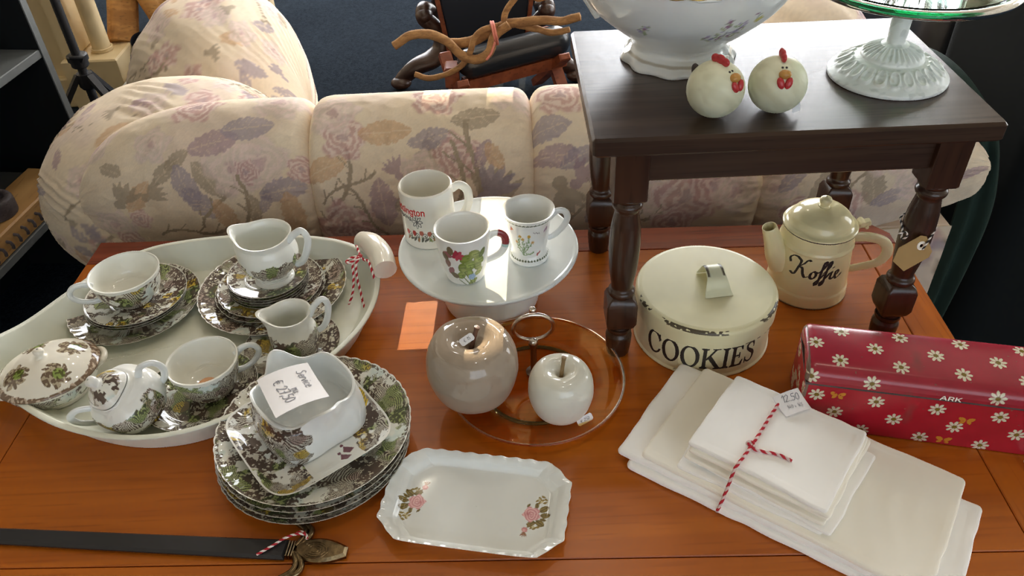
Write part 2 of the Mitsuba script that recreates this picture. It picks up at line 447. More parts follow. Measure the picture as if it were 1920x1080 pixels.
# two clear strips of glazing that the low sun comes through, between the daylit panes
wall_with_holes('wall_back', 'y', YB, XL - .1, XR + .1, [(-2.2, -.3, .6, 3.5), (.5, 3.45, .45, 3.5), (.062, .1735, .35, 2.98), (.1775, .287, .35, 3.5)])
wall_with_holes('wall_front', 'y', YF, XL - .1, XR + .1, [(-.5, 3.0, .7, 2.9)])
wall_with_holes('wall_right', 'x', XR, YF - .1, YB + .1, [(1.6, 4.6, .5, 2.7)])
wall_with_holes('wall_left', 'x', XL, YF - .1, YB + .1, [])
window('y', YB, -2.2, -.3, .6, 3.5, SKY_BACK)
window('y', YB, .5, 3.45, .45, 3.5, SKY_BACK, 3)
window('y', YF, -.5, 3.0, .7, 2.9, SKY_FRONT, 3)
window('x', XR, 1.6, 4.6, .5, 2.7, SKY_RIGHT, 3)
window('y', YB, .062, .1735, .35, 2.98, None, 1, 2)
window('y', YB, .1775, .287, .35, 3.5, None, 1, 2)

# warm ceiling spots (behind and over the camera's view)
spots = [(0.35, 2.3), (-0.6, 2.9), (0.2, 3.8), (0.3, 0.4), (1.0, 1.0)]
for i, (x, y) in enumerate(spots):
    k = fresh('ceiling_lamp')
    v, f, *_ = lathe([(.0, ZC + FZ), (.075, ZC + FZ), (.085, ZC + FZ - .03), (.08, ZC + FZ - .075), (.066, ZC + FZ - .08), (.06, ZC + FZ - .05), (.0, ZC + FZ - .045)], 32)
    add('housing', move((v, f), (x, y, 0)), 'mat_frame_white', parent=k)
    v, f, *_ = lathe([(.058, ZC + FZ - .062), (.03, ZC + FZ - .066), (.0005, ZC + FZ - .067)], 24)
    t = trimesh.Trimesh(*move((v, f), (x, y, 0)), process=False)
    if t.face_normals[:, 2].mean() > 0: t.invert()
    add('bulb', (t.vertices, t.faces), 'mat_frame_white', parent=k, smooth=False, emitter={'type': 'area', 'radiance': rgb(*LAMP)})
    lab(k, 'round warm ceiling spot lamp ' + ['above the sofa', 'above the left sofa arm', 'above the armchair', 'over the front of the table', 'over the red tin'][i], 'lamp', 'ceiling spot lamps')

# ------------------------------------------------------------------ the big table
TR = math.radians(-1.8)
TC = np.array([0, .80, 0])


def tab(m): return (lambda q: q)(move(move(m, -TC), TC, rz=TR))


def board(x0, x1, y0, y1, mt, corner=None):
    pg = sbox(x0 + .0006, y0 + .0006, x1 - .0006, y1 - .0006)
    if corner == 'r': pg = pg.difference(Polygon([(x1 + .001, y1 + .001), (x1 - .030, y1 + .001), (x1 + .001, y1 - .036)]))
    if corner == 'l': pg = pg.difference(Polygon([(x0 - .001, y1 + .001), (x0 + .030, y1 + .001), (x0 - .001, y1 - .036)]))
    add('board', tab(slab(pg, -.028, 0, .0012)), mt, smooth=25, parent='table')


lab('table', 'long orange-brown wooden table carrying the crockery, with framed top', 'table')
bx0, bx1, by0, by1 = -.722, .625, .36, 1.122
board(bx0, bx0 + .062, by0, by1 - .062, 'mat_table_y')
board(bx1 - .056, bx1, by0, by1 - .062, 'mat_table_y')
board(bx0, bx1, by1 - .062, by1, 'mat_table_red', 'r')
board(bx0 + .062, bx1 - .056, .494, by1 - .062, 'mat_table_x')
board(bx0 + .062, bx1 - .056, by0, .494, 'mat_table_x')
for x0, x1, y0, y1 in ((bx0 + .06, bx1 - .06, by0 + .05, by0 + .075), (bx0 + .06, bx1 - .06, by1 - .075, by1 - .05), (bx0 + .05, bx0 + .075, by0 + .075, by1 - .075), (bx1 - .075, bx1 - .05, by0 + .075, by1 - .075)):
    add('apron', tab(box(x0, x1, y0, y1, -.12, -.0285)), 'mat_table_red', parent='table')
for x in (bx0 + .09, bx1 - .09):
    for y in (by0 + .09, by1 - .09):
        add('leg', tab(box(x - .03, x + .03, y - .03, y + .03, FZ, -.0285)), 'mat_table_red', parent='table')

# ------------------------------------------------------------------ the floral sofa
random.seed(3)
PALE, MAUVE, LAV, TAN, OLIVE, ROSE = (.69, .565, .42), (.33, .225, .26), (.29, .245, .29), (.51, .33, .19), (.29, .235, .17), (.48, .28, .27)


def floral(X, Y, seed, extra=()):
    """Printed cotton: cream ground, washed roses, leaves and twigs; X, Y in metres along the cloth."""
    X, Y = np.asarray(X, float), np.asarray(Y, float)
    rnd = random.Random(seed)
    col = lerp(PALE, (.72, .63, .50), nz(X, Y, 16, seed))
    col = lerp(col, (.60, .48, .42), sst(.56, .72, nz(X, Y, 9, seed + 1)) * .5)
    wx, wy = X + .006 * (nz(X, Y, 70, seed + 2) - .5), Y + .006 * (nz(X, Y, 70, seed + 3) - .5)
    fine = nz(X, Y, 210, seed + 4)
    items = list(extra)
    x0, x1, y0, y1 = X.min(), X.max(), Y.min(), Y.max()
    if not extra or len(extra) < 4:
        n = int((x1 - x0) * (y1 - y0) / .0045) + 3
        for _ in range(n):
            items.append((rnd.choice(['rose', 'leaf', 'leaf', 'leaf', 'twig', 'twig', 'bud', 'rose2']), rnd.uniform(x0, x1), rnd.uniform(y0, y1), rnd.uniform(.7, 1.25), rnd.uniform(0, 2 * pi)))
    for kind, cx, cy, s, a in items:
        if extra: cy, s = .095 + cy * .98, s * 1.18
        dx, dy = wx - cx, wy - cy
        m = np.hypot(dx, dy) < .085 * s
        if not m.any(): continue
        u, w = (dx[m] * cos(a) + dy[m] * sin(a)) / s, (-dx[m] * sin(a) + dy[m] * cos(a)) / s
        fm, c = fine[m], col[m]
        if kind == 'leaf':
            L = .034; half = .016 * np.clip(1 - (u / L) ** 2, 0, 1) ** .75 * (1 + .07 * np.sin(u * 620))
            k = (np.abs(w) < half) & (np.abs(u) < L)
            vein = (np.abs(w) < .0007) | (np.abs(np.sin((u - np.abs(w) * .8) * 420)) < .10)
            base = np.array(rnd.choice([LAV, LAV, MAUVE, TAN, OLIVE]))
            t = base * (0.88 + .35 * fm[:, None])
            t = np.where(vein[:, None], t * .5 + np.array(PALE) * .5, t)
            c = np.where(k[:, None], c * .30 + t * .70, c)
        elif kind in ('rose', 'rose2'):
            r, th = np.hypot(u, w), np.arctan2(w, u)
            lob = .037 * (1 + .13 * np.sin(5 * th + 1) + .06 * np.sin(11 * th))
            k = sst(0, .007, lob - r)
            arcs = np.sin(r * 560 + 2.2 * np.sin(th * 3 + r * 90) + 5 * fm)
            base = lerp(ROSE if kind == 'rose' else (.60, .50, .44), (.70, .56, .52), sst(-.3, .8, arcs))
            base = lerp(base, MAUVE if kind == 'rose' else (.46, .30, .33), sst(.55, .95, np.exp(-(r / .012) ** 2) + .3 * (arcs < -.6)) * .8)
            c = lerp(c, (1, 1, 1), k * 0) * (1 - k[:, None] * .75) + base * k[:, None] * .75
        elif kind == 'twig':
            line = .010 * np.sin(u * 42 + s * 3)
            k = (np.abs(w - line) < .0022 + .0012 * fm) & (np.abs(u) < .062)
            br = (np.abs(w - line - np.abs(u % .028 - .004)) < .0016) & (np.abs(u) < .05) & ((u % .028) < .02)
            c = np.where((k | br)[:, None], np.array(OLIVE) * (.95 + .5 * fm[:, None]), c)
        elif kind == 'bud':
            k = np.zeros(len(u), bool)
            for b in (-.55, -.2, .15, .5, .8):
                uu, ww = u * cos(b) + w * sin(b), -u * sin(b) + w * cos(b)
                k |= (np.abs(ww) < .0042 * np.clip(1 - ((uu - .016) / .018) ** 2, 0, 1)) & (uu > -.004)
            k |= np.hypot(u + .004, w) < .0075
            c = np.where(k[:, None], c * .3 + .7 * np.array(rnd.choice([LAV, MAUVE, OLIVE, OLIVE])) * (.9 + .3 * fm[:, None]), c)
        col[m] = c
    weave = .94 + .12 * nz(X, Y, 700, seed + 5, 1)
    return col * weave[..., None]


SB = math.radians(0)
lab('sofa', 'cream sofa printed with mauve roses, seen from behind beyond the table', 'sofa')


def back_section(x0, x1, seed, left=0.0, right=0.0, extra=()):
    """One puffed panel of the sofa's back. left / right: how far that end rounds off, as a share of the panel."""
    st = .0024
    nu = int((x1 - x0) / st)
    u = np.linspace(0, 1, nu)
    prof = spline([(1.262, -.135), (1.222, -.112), (1.202, -.03), (1.212, .065), (1.252, .130), (1.32, .160), (1.40, .130), (1.45, .05), (1.46, -.08), (1.44, -.30)], step=st)
    cyz = np.array([1.33, -.02])
    X = x0 + (x1 - x0) * u
    pin = np.maximum(np.abs(2 * u - 1), 1e-6) ** 20
    s = 1 - .26 * pin
    drop = np.zeros(nu)
    if left:
        t = np.clip((left - u) / left, 0, 1); s = s * np.sqrt(np.clip(1 - t ** 2.3 * .93, 0.02, 1))
    if right:
        t = np.clip((u - 1 + right) / right, 0, 1); s = s * (1 - .78 * t ** 1.35)
    d = prof - cyz
    low = np.clip(-d[:, 1] / .12, 0, 1)
    P = np.zeros((nu, len(prof), 3))
    sz = s[:, None] * np.ones(len(prof))[None]
    sy = (.35 + .65 * s)[:, None]
    if left or right:
        sz = np.where(d[None, :, 1] < 0, .45 + .55 * sz, sz)
    P[..., 0] = X[:, None]
    P[..., 1] = cyz[0] + d[None, :, 0] * sy
    P[..., 2] = cyz[1] + d[None, :, 1] * sz
    A = np.r_[0, np.cumsum(np.linalg.norm(np.diff(prof, axis=0), axis=1))]
    UX, UY = np.repeat(X[:, None], len(prof), 1), np.repeat(A[None], nu, 0)
    wr = nz(UX, UY, 26, seed + 9, 3) - .5
    edge = np.exp(-np.minimum(u, 1 - u) * (x1 - x0) / .035)[:, None]
    P[..., 1] -= .010 * wr + .010 * edge * (nz(UX * .4, UY, 90, seed, 2) - .5)
    P[..., 2] += .006 * wr
    v, f = grid(P)
    add('back_cushion', (v, f[:, ::-1], floral(UX, UY, seed, extra).reshape(-1, 3)), 'mat_fabric', parent='sofa', smooth=True)


def px_extra(lst):                     # motif list: (kind, x, arc length from the bottom seam, size, angle)
    return lst


back_section(-.800, -.345, 11, left=.72, extra=[('leaf', -.66, .12, 1.0, .9), ('leaf', -.705, .19, .7, 2.5), ('bud', -.695, .11, 1.3, .9), ('rose', -.665, .07, .55, 0), ('bud', -.64, .12, 1.0, .3), ('leaf', -.60, .165, .8, .7), ('leaf', -.575, .185, .7, .6), ('leaf', -.565, .135, 1.1, 1.9), ('leaf', -.545, .10, 1.05, 2.3), ('leaf', -.525, .145, 1.0, -1.0), ('twig', -.505, .11, 1.0, 1.0), ('rose2', -.475, .165, 1.3, .4), ('rose2', -.43, .17, 1.25, 1.4), ('rose', -.455, .155, .55, 1), ('leaf', -.505, .07, 1.0, -1.2), ('twig', -.475, .07, 1.1, 1.5), ('leaf', -.455, .085, .75, 1.6), ('leaf', -.43, .10, .6, 1.2), ('leaf', -.395, .12, 1.15, .2), ('leaf', -.385, .07, 1.15, 1.7), ('rose', -.36, .16, .6, 0), ('leaf', -.51, .21, 1.2, .2), ('leaf', -.45, .235, 1.2, .1), ('rose2', -.62, .22, .9, 0), ('rose2', -.72, .05, 1.0, 1), ('rose', -.70, .0, .8, 1), ('twig', -.57, .04, .9, .2), ('rose2', -.40, .30, 1.2, 0), ('rose', -.55, .30, 1.1, 0), ('rose2', -.75, .28, 1.2, 0)])
back_section(-.352, .052, 12, extra=[('leaf', -.322, .155, 1.15, .3), ('twig', -.295, .11, 1.1, 1.3), ('twig', -.28, .12, .8, .6), ('rose', -.295, .035, 1.35, .4), ('rose', -.27, .02, .9, 1.2), ('leaf', -.222, .085, 1.25, 1.65), ('leaf', -.165, .095, 1.15, .6), ('twig', -.255, .07, .9, 2.2), ('bud', -.145, .17, 1.1, .5), ('leaf', -.13, .20, 1.0, .2), ('rose', -.085, .165, 1.0, 1.6), ('twig', -.092, .105, 1.2, 1.5), ('twig', -.062, .12, 1.5, 1.45), ('bud', -.025, .07, 1.9, 1.3), ('bud', -.035, .09, 1.7, .9), ('leaf', -.04, .17, .7, 1.1), ('leaf', -.02, .165, .7, 2.1), ('twig', -.02, .045, 1.0, .5), ('leaf', .0, .04, .8, .4), ('rose', -.28, .21, 1.0, 0), ('leaf', -.21, .215, 1.2, .05), ('rose2', -.15, .14, .9, .0), ('leaf', -.05, .235, 1.1, .1), ('rose2', -.30, .26, 1.1, .0), ('rose', -.12, .29, 1.1, .0), ('rose2', 0.02, .29, 1.1, .0), ('bud', -.19, .14, .8, 2.0)])
back_section(.044, .462, 13, extra=[('leaf', .085, .16, 1.1, .1), ('bud', .095, .10, 1.6, -1.3), ('leaf', .125, .155, .9, .5), ('leaf', .07, .21, 1.2, .2), ('bud', .125, .11, 1.2, .8), ('twig', .13, .06, 1.0, 1.2), ('leaf', .205, .125, 1.0, .1), ('bud', .185, .105, 1.1, -.6), ('leaf', .25, .12, 1.1, .2), ('rose2', .24, .075, 1.2, .3), ('rose', .32, .07, 1.5, .4), ('rose', .37, .09, 1.2, 1.4), ('twig', .22, .03, 1.1, .2), ('rose', .30, .01, 1.0, .2), ('rose2', .41, .075, 1.1, .8), ('leaf', .16, .05, .8, .9), ('rose2', .2, .2, 1.2, .2), ('leaf', .3, .2, 1.1, .2), ('rose', .4, .19, 1.1, .4), ('rose', .1, .28, 1.1, .2)])
back_section(.452, .905, 14, right=.66, extra=[('rose2', .48, .08, 1.0, .8), ('leaf', .51, .10, .9, .9), ('leaf', .575, .085, 1.35, 1.0), ('rose', .53, .02, .9, .3), ('rose', .60, .03, 1.2, .3), ('leaf', .66, .07, 1.2, 1.8), ('leaf', .70, .04, 1.0, .3), ('rose2', .75, .07, 1.2, .3), ('twig', .63, .1, 1.0, 1.2), ('rose2', .68, .14, 1.2, .2), ('leaf', .58, .16, 1.2, .2), ('rose', .80, .14, 1.1, .2), ('rose2', .5, .2, 1.2, .2), ('leaf', .86, .08, 1.2, .7)])


def cloth_blob(name, c, r, seed, k=0.9, pleat=0.0, n=130):
    """A stuffed arm or pillow; the poles of the mesh point left and right."""
    u = np.linspace(1e-3, pi - 1e-3, n); w = np.linspace(0, 2 * pi, 2 * n, endpoint=False)
    U, W = np.meshgrid(u, w, indexing='ij')
    pw = lambda x: np.sign(x) * np.abs(x) ** k
    D = np.stack([pw(np.cos(U)), pw(np.sin(U)) * pw(np.cos(W)), pw(np.sin(U)) * pw(np.sin(W))], -1)
    X, Y = -np.cos(U) * r[0] * 1.25, W * .24
    g = 1 + .035 * (nz(D[..., 0] + D[..., 1], D[..., 2], 4, seed) - .5)
    fold = np.zeros_like(g)
    if pleat:
        fold = np.sin((Y + .5 * X) * 260 + 9 * nz(X, Y, 16, seed + 2)) * sst(.42, .62, nz(X, Y, 8, seed + 5))
        g = g + pleat * fold
    P = D * np.asarray(r) * g[..., None]
    v, f = grid(P + np.asarray(c), cv=True)
    add(name, (v, f, floral(X, Y, seed).reshape(-1, 3)), 'mat_fabric', parent='sofa', smooth=True)


cloth_blob('arm', (-.705, 1.50, -.085), (.255, .27, .185), 21, .9, .012)
cloth_blob('arm_pillow', (-.760, 2.05, -.235), (.225, .33, .345), 22, .86, .004)
cloth_blob('arm', (.72, 1.56, -.16), (.20, .30, .19), 23, .9)
cloth_blob('arm_pillow', (.76, 2.02, -.26), (.24, .33, .345), 24, .86)
# the plain lower body: panels down to the carpet, and the seat in front
def body_panel(x0, x1, y0, y1, z0, z1, seed, name='base'):
    st = .012
    nx, nz2 = int((x1 - x0) / st), int((z1 - z0) / st)
    X, Z = np.meshgrid(np.linspace(x0, x1, nx), np.linspace(z1, z0, nz2), indexing='ij')
    P = np.stack([X, np.full(X.shape, y0) + .006 * nz(X, Z, 14, seed), Z], -1)
    v, f = grid(P)
    bx = box(x0, x1, y0 + .008, y1, z0, z1, .004)
    m = join((v, f, floral(X, Z, seed).reshape(-1, 3)), (bx[0], bx[1], floral(bx[0][:, 0], bx[0][:, 1] + bx[0][:, 2], seed + 1)))
    add(name, m, 'mat_fabric', parent='sofa', smooth=False)


body_panel(-.80, .852, 1.235, 1.50, FZ + .02, -.118, 31)
body_panel(-.56, .57, 1.505, 2.02, FZ + .02, -.33, 33, 'seat')

# ------------------------------------------------------------------ dark side table standing on the big table
lab('side_table', 'small dark brown wooden side table with turned legs standing on the long table', 'side table')
SX0, SX1, SY0, SY1, SH = .098, .562, .785, 1.100, .357
ST = math.radians(-.4)
add('top', move(slab(rrect(SX1 - SX0, SY1 - SY0, .006, 3), SH - .024, SH, .0035), ((SX0 + SX1) / 2, (SY0 + SY1) / 2, 0), rz=ST), 'mat_dark_wood', smooth=25, parent='side_table')
lx0, lx1, ly0, ly1 = .146, .519, .818, 1.060
for x0, x1, y0, y1 in ((lx0, lx1, ly0 - .012, ly0 + .008), (lx0, lx1, ly1 - .008, ly1 + .012), (lx0 - .012, lx0 + .008, ly0, ly1), (lx1 - .008, lx1 + .012, ly0, ly1)):
    add('apron', box(x0, x1, y0, y1, .288, SH - .0245, .002), 'mat_dark_wood', smooth=25, parent='side_table')


def turned_leg():
    hb = .0205
    parts = []
    blk = slab(rrect(2 * hb, 2 * hb, .002, 2), .262, SH - .0245, .003)
    # shoulder of the upper block narrows into the turning
    parts.append(blk)
    lowblk = []
    sq = rrect(2 * hb, 2 * hb, .003, 3)
    c = np.array(sq.exterior.coords)[:-1]
    for z, k in ((.052, .62), (.058, .86), (.066, 1), (.096, 1), (.104, .86), (.108, .62)):
        lowblk.append(np.c_[c * k, np.full(len(c), z)])
    parts.append(grid(np.array(lowblk), cv=True, flip=True))
    prof = [(.0, 0), (.0135, .0), (.0165, .010), (.0180, .028), (.0178, .036), (.0150, .042), (.0172, .046), (.0168, .051), (.0135, .055), (.0135, .105), (.0175, .109), (.0178, .115), (.0140, .120), (.0150, .128),
            (.0178, .148), (.0196, .172), (.0200, .195), (.0186, .218), (.0158, .236), (.0150, .243), (.0185, .248), (.0188, .253), (.0160, .257), (.0190, .262), (.0150, .268)]
    v, f, *_ = lathe(spline(prof, step=.0022), 40)
    parts.append((v, f))
    return join(*parts)


leg = turned_leg()
for x, y in ((lx0, ly0), (lx1, ly0), (lx0, ly1), (lx1, ly1)):
    add('leg', move(leg, (x, y, 0)), 'mat_dark_turned', smooth=35, parent='side_table')

# kraft tag tied to the right front leg with black and white string
def yarn(path, r, ca, cb, twist=420, n=None, plies=2):
    p = spline(path, step=.0012)
    v, f = tube(p, r, 12)
    k = len(p)
    A = np.repeat(np.arange(k) * .0012, 12); th = np.tile(np.linspace(0, 2 * pi, 12, endpoint=False), k)
    w = np.cos(plies / 2 * 2 * (th / 2 * 2) / plies * 1.0 - A * twist)
    bulge = 1 + .22 * np.abs(w)
    P = v[:k * 12].reshape(k, 12, 3); ctr = p[:, None]
    v[:k * 12] = (ctr + (P - ctr) * bulge.reshape(k, 12, 1)).reshape(-1, 3)
    c = np.where((w > .1)[:, None], ca, cb)
    c = np.vstack([c, [ca, ca]])
    return v, f, c


WHT, RED, BLK = (.80, .74, .70), (.40, .028, .04), (.03, .03, .03)
k = 'kraft_tag'
lab(k, 'brown kraft paper tag tied round the right front leg of the side table', 'tag')
tp = Polygon([(-.027, .004), (-.015, .0175), (.016, .0175), (.022, .012), (.022, -.012), (.016, -.0175), (-.019, -.0175)]).difference(Point(.012, .004).buffer(.0022))
v, f = slab(tp, -.0004, .0004, .0001)
def stand(m, c, yaw, tilt=0.0, spin=0.0):
    """A flat piece (x, y) stood up to face the camera: x stays level, y goes up and leans back by tilt; spin turns it in its own plane."""
    return move(move(move(m, rz=spin), rx=pi / 2 - tilt), c, rz=yaw)
TG = (.506, .789, .176)
add('card', stand((v, f), TG, .12, .25, .45), 'mat_kraft', smooth=False, parent=k)
v, f = slab(Point(.012, .004).buffer(.006).difference(Point(.012, .004).buffer(.0022)), .0004, .0009, .0002)
add('eyelet', stand((v, f), TG, .12, .25, .45), 'mat_linen_cream', smooth=False, parent=k)
add('string', yarn([(.5145, .786, .183), (.524, .795, .192), (.537, .812, .200), (.535, .836, .203), (.519, .842, .202), (.502, .834, .200), (.497, .815, .197), (.492, .800, .190), (.494, .794, .200), (.488, .792, .207), (.480, .790, .206)], .0011, WHT, BLK, 700), 'mat_yarn', parent=k)

# ------------------------------------------------------------------ things on the side table
S = SH + .0004
# porcelain tureen
k = 'soup_tureen'
lab(k, 'white porcelain tureen with small violet flowers, scalloped foot and gilt edge on the side table', 'tureen')
BX, BY = .232, 1.000
def foot_R(t, r, z):
    w = np.clip((.016 - z) / .016, 0, 1)
    return r * (1 + .035 * w * np.cos(10 * t)), z + .002 * w * np.sin(10 * t) ** 2 * (z > .001)
prof = spline([(.045, .010), (.060, .004), (.072, .0), (.0735, .002), (.070, .009), (.063, .016), (.060, .022), (.063, .030), (.085, .048), (.110, .072), (.126, .098), (.131, .118)], step=.0022)
inner = spline([(.131, .118), (.1285, .1195), (.126, .117), (.121, .098), (.105, .072), (.07, .046), (.001, .040)], step=.006)
def bowl_R(t, r, z):
    r, z = foot_R(t, r, z)
    return r * (1 + .06 * np.cos(2 * t) * sst(.02, .08, z)), z
v, f, t, r, z = lathe(np.vstack([[(.001, .012)], prof, inner]), 260, bowl_R)
col = np.tile((.80, .815, .80), (len(v), 1))
arc = (t - 1.5 * pi) * .112                       # along the front
full = np.vstack([[(.001, .012)], prof, inner])
sl = np.repeat(np.r_[0, np.cumsum(np.linalg.norm(np.diff(full, axis=0), axis=1))], 260)   # and up the wall
sl = (sl - sl[np.argmin(np.abs(full[:len(prof), 1] - .030) + 9 * (full[:len(prof), 0] > .07)) * 260])
sp, le = [], []
rn = random.Random(5)
for cx, cz, n, w in ((-.068, .066, 5, .011), (.036, .058, 26, .026)):
    for _ in range(n):
        a, b = rn.gauss(0, w * .6), rn.gauss(0, w * .32)
        sp.append((cx + a, cz + b + a * .35, rn.uniform(.0022, .0042), rn.choice([(.36, .32, .48), (.48, .42, .56), (.34, .20, .30), (.55, .50, .60)])))
        le.append((cx + a + rn.uniform(-.006, .006), cz + b + a * .35 - .004, rn.uniform(0, 3), rn.choice([(.38, .45, .30), (.50, .52, .36), (.45, .48, .44)])))
out_ = (np.sin(t) < -.2) & (z > .03) & (np.arange(len(v)) < (len(prof) + 1) * 260)
for cx, cz, a, c in le:
    u, w = (arc - cx) * cos(a) + (sl - cz) * sin(a), -(arc - cx) * sin(a) + (sl - cz) * cos(a)
    col[out_ & (np.hypot(u / .0055, w / .0016) < 1)] = c
for cx, cz, rr, c in sp:
    d = np.hypot(arc - cx, sl - cz); an = np.arctan2(sl - cz, arc - cx)
    col[out_ & (d < rr * (.75 + .3 * np.cos(5 * an)))] = c
u, w = arc - .072, sl - .074
col[out_ & (np.abs(u) + np.abs(w * 1.3) < .008)] = (.58, .54, .22)
col[(np.abs(z - .0125) < .0011) & (r < .075) & (r > .062)] = (.45, .42, .36)
add('bowl', move((v, f, col), (BX, BY, S)), 'mat_ceramic', smooth=True, parent=k)
rimp = spline([(.128, .119), (.134, .1225), (.120, .128), (.07, .150), (.02, .160), (.001, .161)], step=.004)
v, f, *_ = lathe(np.vstack([rimp, [(.001, .155)], [(.118, .119)]]), 120, lambda t, r, z: (r * (1 + .06 * np.cos(2 * t)), z - .006 * np.exp(-((np.cos(t - 1.5 * pi) - 1) / .02) ** 2) * (r > .12)))
add('lid', move((v, f), (BX, BY, S)), 'mat_white_ceramic', smooth=True, parent=k)
gt = np.linspace(1.27 * pi, 1.78 * pi, 60)
gr = .1345 * (1 + .06 * np.cos(2 * gt))
add('gilt_line', tube(np.stack([BX + gr * np.cos(gt), BY + gr * np.sin(gt), S + .1205 - .0014 * np.sin(gt * 16) ** 2], 1), .0014, 8), 'mat_gold', parent=k)
for sgn in (-1, 1):
    hp = spline([(sgn * .105, -.012, .066), (sgn * .128, -.01, .096), (sgn * .165, -.01, .122), (sgn * .190, -.004, .140), (sgn * .185, .006, .152), (sgn * .150, .008, .140), (sgn * .128, .008, .118)], step=.003)
    add('handle', tube(hp + [BX, BY, S], np.interp(np.linspace(0, 1, len(hp)), [0, .3, .7, 1], [.010, .008, .0085, .007]), 14), 'mat_white_ceramic', parent=k)

# two round hen figurines
def hen(key, x, y, face, tilt, label, tail=False, sticker=False):
    lab(key, label, 'figurine', 'hen figurines')
    R = .0325
    v, f = ball((0, 0, 0), (R, R, R * .99), 40)
    c = lerp((.66, .67, .50), (.56, .56, .40), sst(.5, .75, nz(v[:, 0] + v[:, 2], v[:, 1], 90, 4)))
    c = lerp(c, (.70, .64, .36), sst(.62, .8, nz(v[:, 0], v[:, 1] + v[:, 2], 40, 6)) * .5)
    def pl(m): return move(move(move(m, rx=tilt), rz=face), (x, y, S + R * .985))
    add('body', pl((v, f, c)), 'mat_matt_paint', smooth=True, parent=key)
    def on(lat, lon, d=0.0):
        return np.array([sin(lon) * cos(lat), -cos(lon) * cos(lat), sin(lat)]) * (R + d)
    # the face looks along -y
    for lat, rr in ((1.02, .0055), (1.22, .0066), (1.42, .0058)):
        add('comb', pl(ball(on(lat, 0, .0028), (.0030, rr, rr * .9), 12)), 'mat_red_enamel', smooth=True, parent=key)
    add('beak', pl(ball(on(.42, 0, .0005), (.0068, .0058, .0052), 14)), 'mat_beak', smooth=True, parent=key)
    for s in (-1, 1):
        add('wattle', pl(move(ball((0, 0, 0), (.0040, .0032, .0066), 12), on(.13, s * .13, .0008), ry=s * .35)), 'mat_red_enamel', smooth=True, parent=key)
        add('eye', pl(ball(on(.68, s * .085, -.0004), .0014, 8)), 'mat_ink', smooth=True, parent=key)
    if tail:
        add('tail', pl(ball(on(.62, pi - .05, .002), (.0045, .005, .008), 12)), 'mat_iron', smooth=True, parent=key)
    if sticker:
        v, f = slab(sbox(-.006, -.008, .006, .008), -.0002, .0002, .00008)
        add('price_sticker', move(move((v, f), rx=pi / 2 - .2, rz=.5), (x + .021, y - .014, S + .0125)), 'mat_sticker', smooth=False, parent=key)


hen('hen_figurine', .240, .834, .62, -.30, 'round cream hen figurine turned to the right, nearer the tureen on the side table', tail=True)
hen('hen_figurine_001', .3115, .8385, -.10, -.34, 'round cream hen figurine facing forward, on the right of the pair on the side table', sticker=True)

# cake stand with glass plate
k = 'glass_cake_stand'
lab(k, 'cake stand with green-edged glass plate on a white embossed metal foot, on the side table', 'cake stand')
GX, GY = .4735, .915
prof = spline([(.001, .004), (.060, .001), (.0690, .0), (.0705, .003), (.069, .006), (.060, .013), (.045, .022), (.0375, .025), (.036, .0285), (.032, .033), (.020, .039), (.0125, .042), (.0105, .046), (.0110, .058), (.0118, .090), (.0135, .102), (.020, .108), (.030, .1110), (.001, .1112)], step=.0008)
def petals(t, r, z):
    zone = sst(.066, .062, r) * sst(.041, .045, r) * (z < .024)
    a = (t * 22 / (2 * pi)) % 1 - .5
    e = np.abs(np.hypot(a * 2.0, (r - .0535) / .0125) - .72)
    zz = z + .0020 * zone * (1.2 * np.exp(-(e / .22) ** 2) + .4 * np.exp(-(np.hypot(a * 5, (r - .052) / .009)) ** 2))
    zone2 = sst(.036, .033, r) * sst(.015, .019, r) * (z < .042)
    b = (t * 30 / (2 * pi)) % 1 - .5
    return r, zz + .0011 * zone2 * np.cos(b * 2 * pi)
v, f, t, r, z = lathe(prof, 700, petals)
c = lerp((.78, .80, .78), (.50, .52, .50), sst(.55, .75, nz(v[:, 0], v[:, 1] + v[:, 2], 130, 3)) * .55)
c = lerp(c, (.62, .60, .54), sst(.66, .75, nz(v[:, 0] + v[:, 2], v[:, 1], 60, 8)) * .7)
add('foot', move((v, f, c), (GX, GY, S)), 'mat_matt_paint', smooth=True, parent=k)
v, f, *_ = lathe([(.0005, .1116), (.1055, .1116), (.1065, .1126), (.1065, .1206), (.1055, .1216), (.0005, .1216)], 160)
add('plate', move((v, f), (GX, GY, S)), 'mat_green_glass', smooth=35, parent=k)
add('rim', ring((GX, GY, S + .1166), .1122, .0053, (0, 0, 1), 160, 18), 'mat_green_rim', smooth=True, parent=k)
k = lab('glass_dish', 'small clear cut-glass dish standing on the glass cake stand', 'dish')
def cut(t, r, z): return r * (1 + .05 * np.sign(np.cos(12 * t)) * np.abs(np.cos(12 * t)) ** .6 * (z > .003)), z
v, f, *_ = lathe([(.0005, .0), (.020, .0), (.024, .003), (.030, .020), (.034, .034), (.031, .035), (.027, .020), (.020, .007), (.0005, .006)], 144, cut)
add(k, move((v, f), (GX + .012, GY + .004, S + .1224)), 'mat_crystal', smooth=25)

# ------------------------------------------------------------------ transfer-printed country scenes on the crockery
CREAM = np.array((.775, .785, .715))


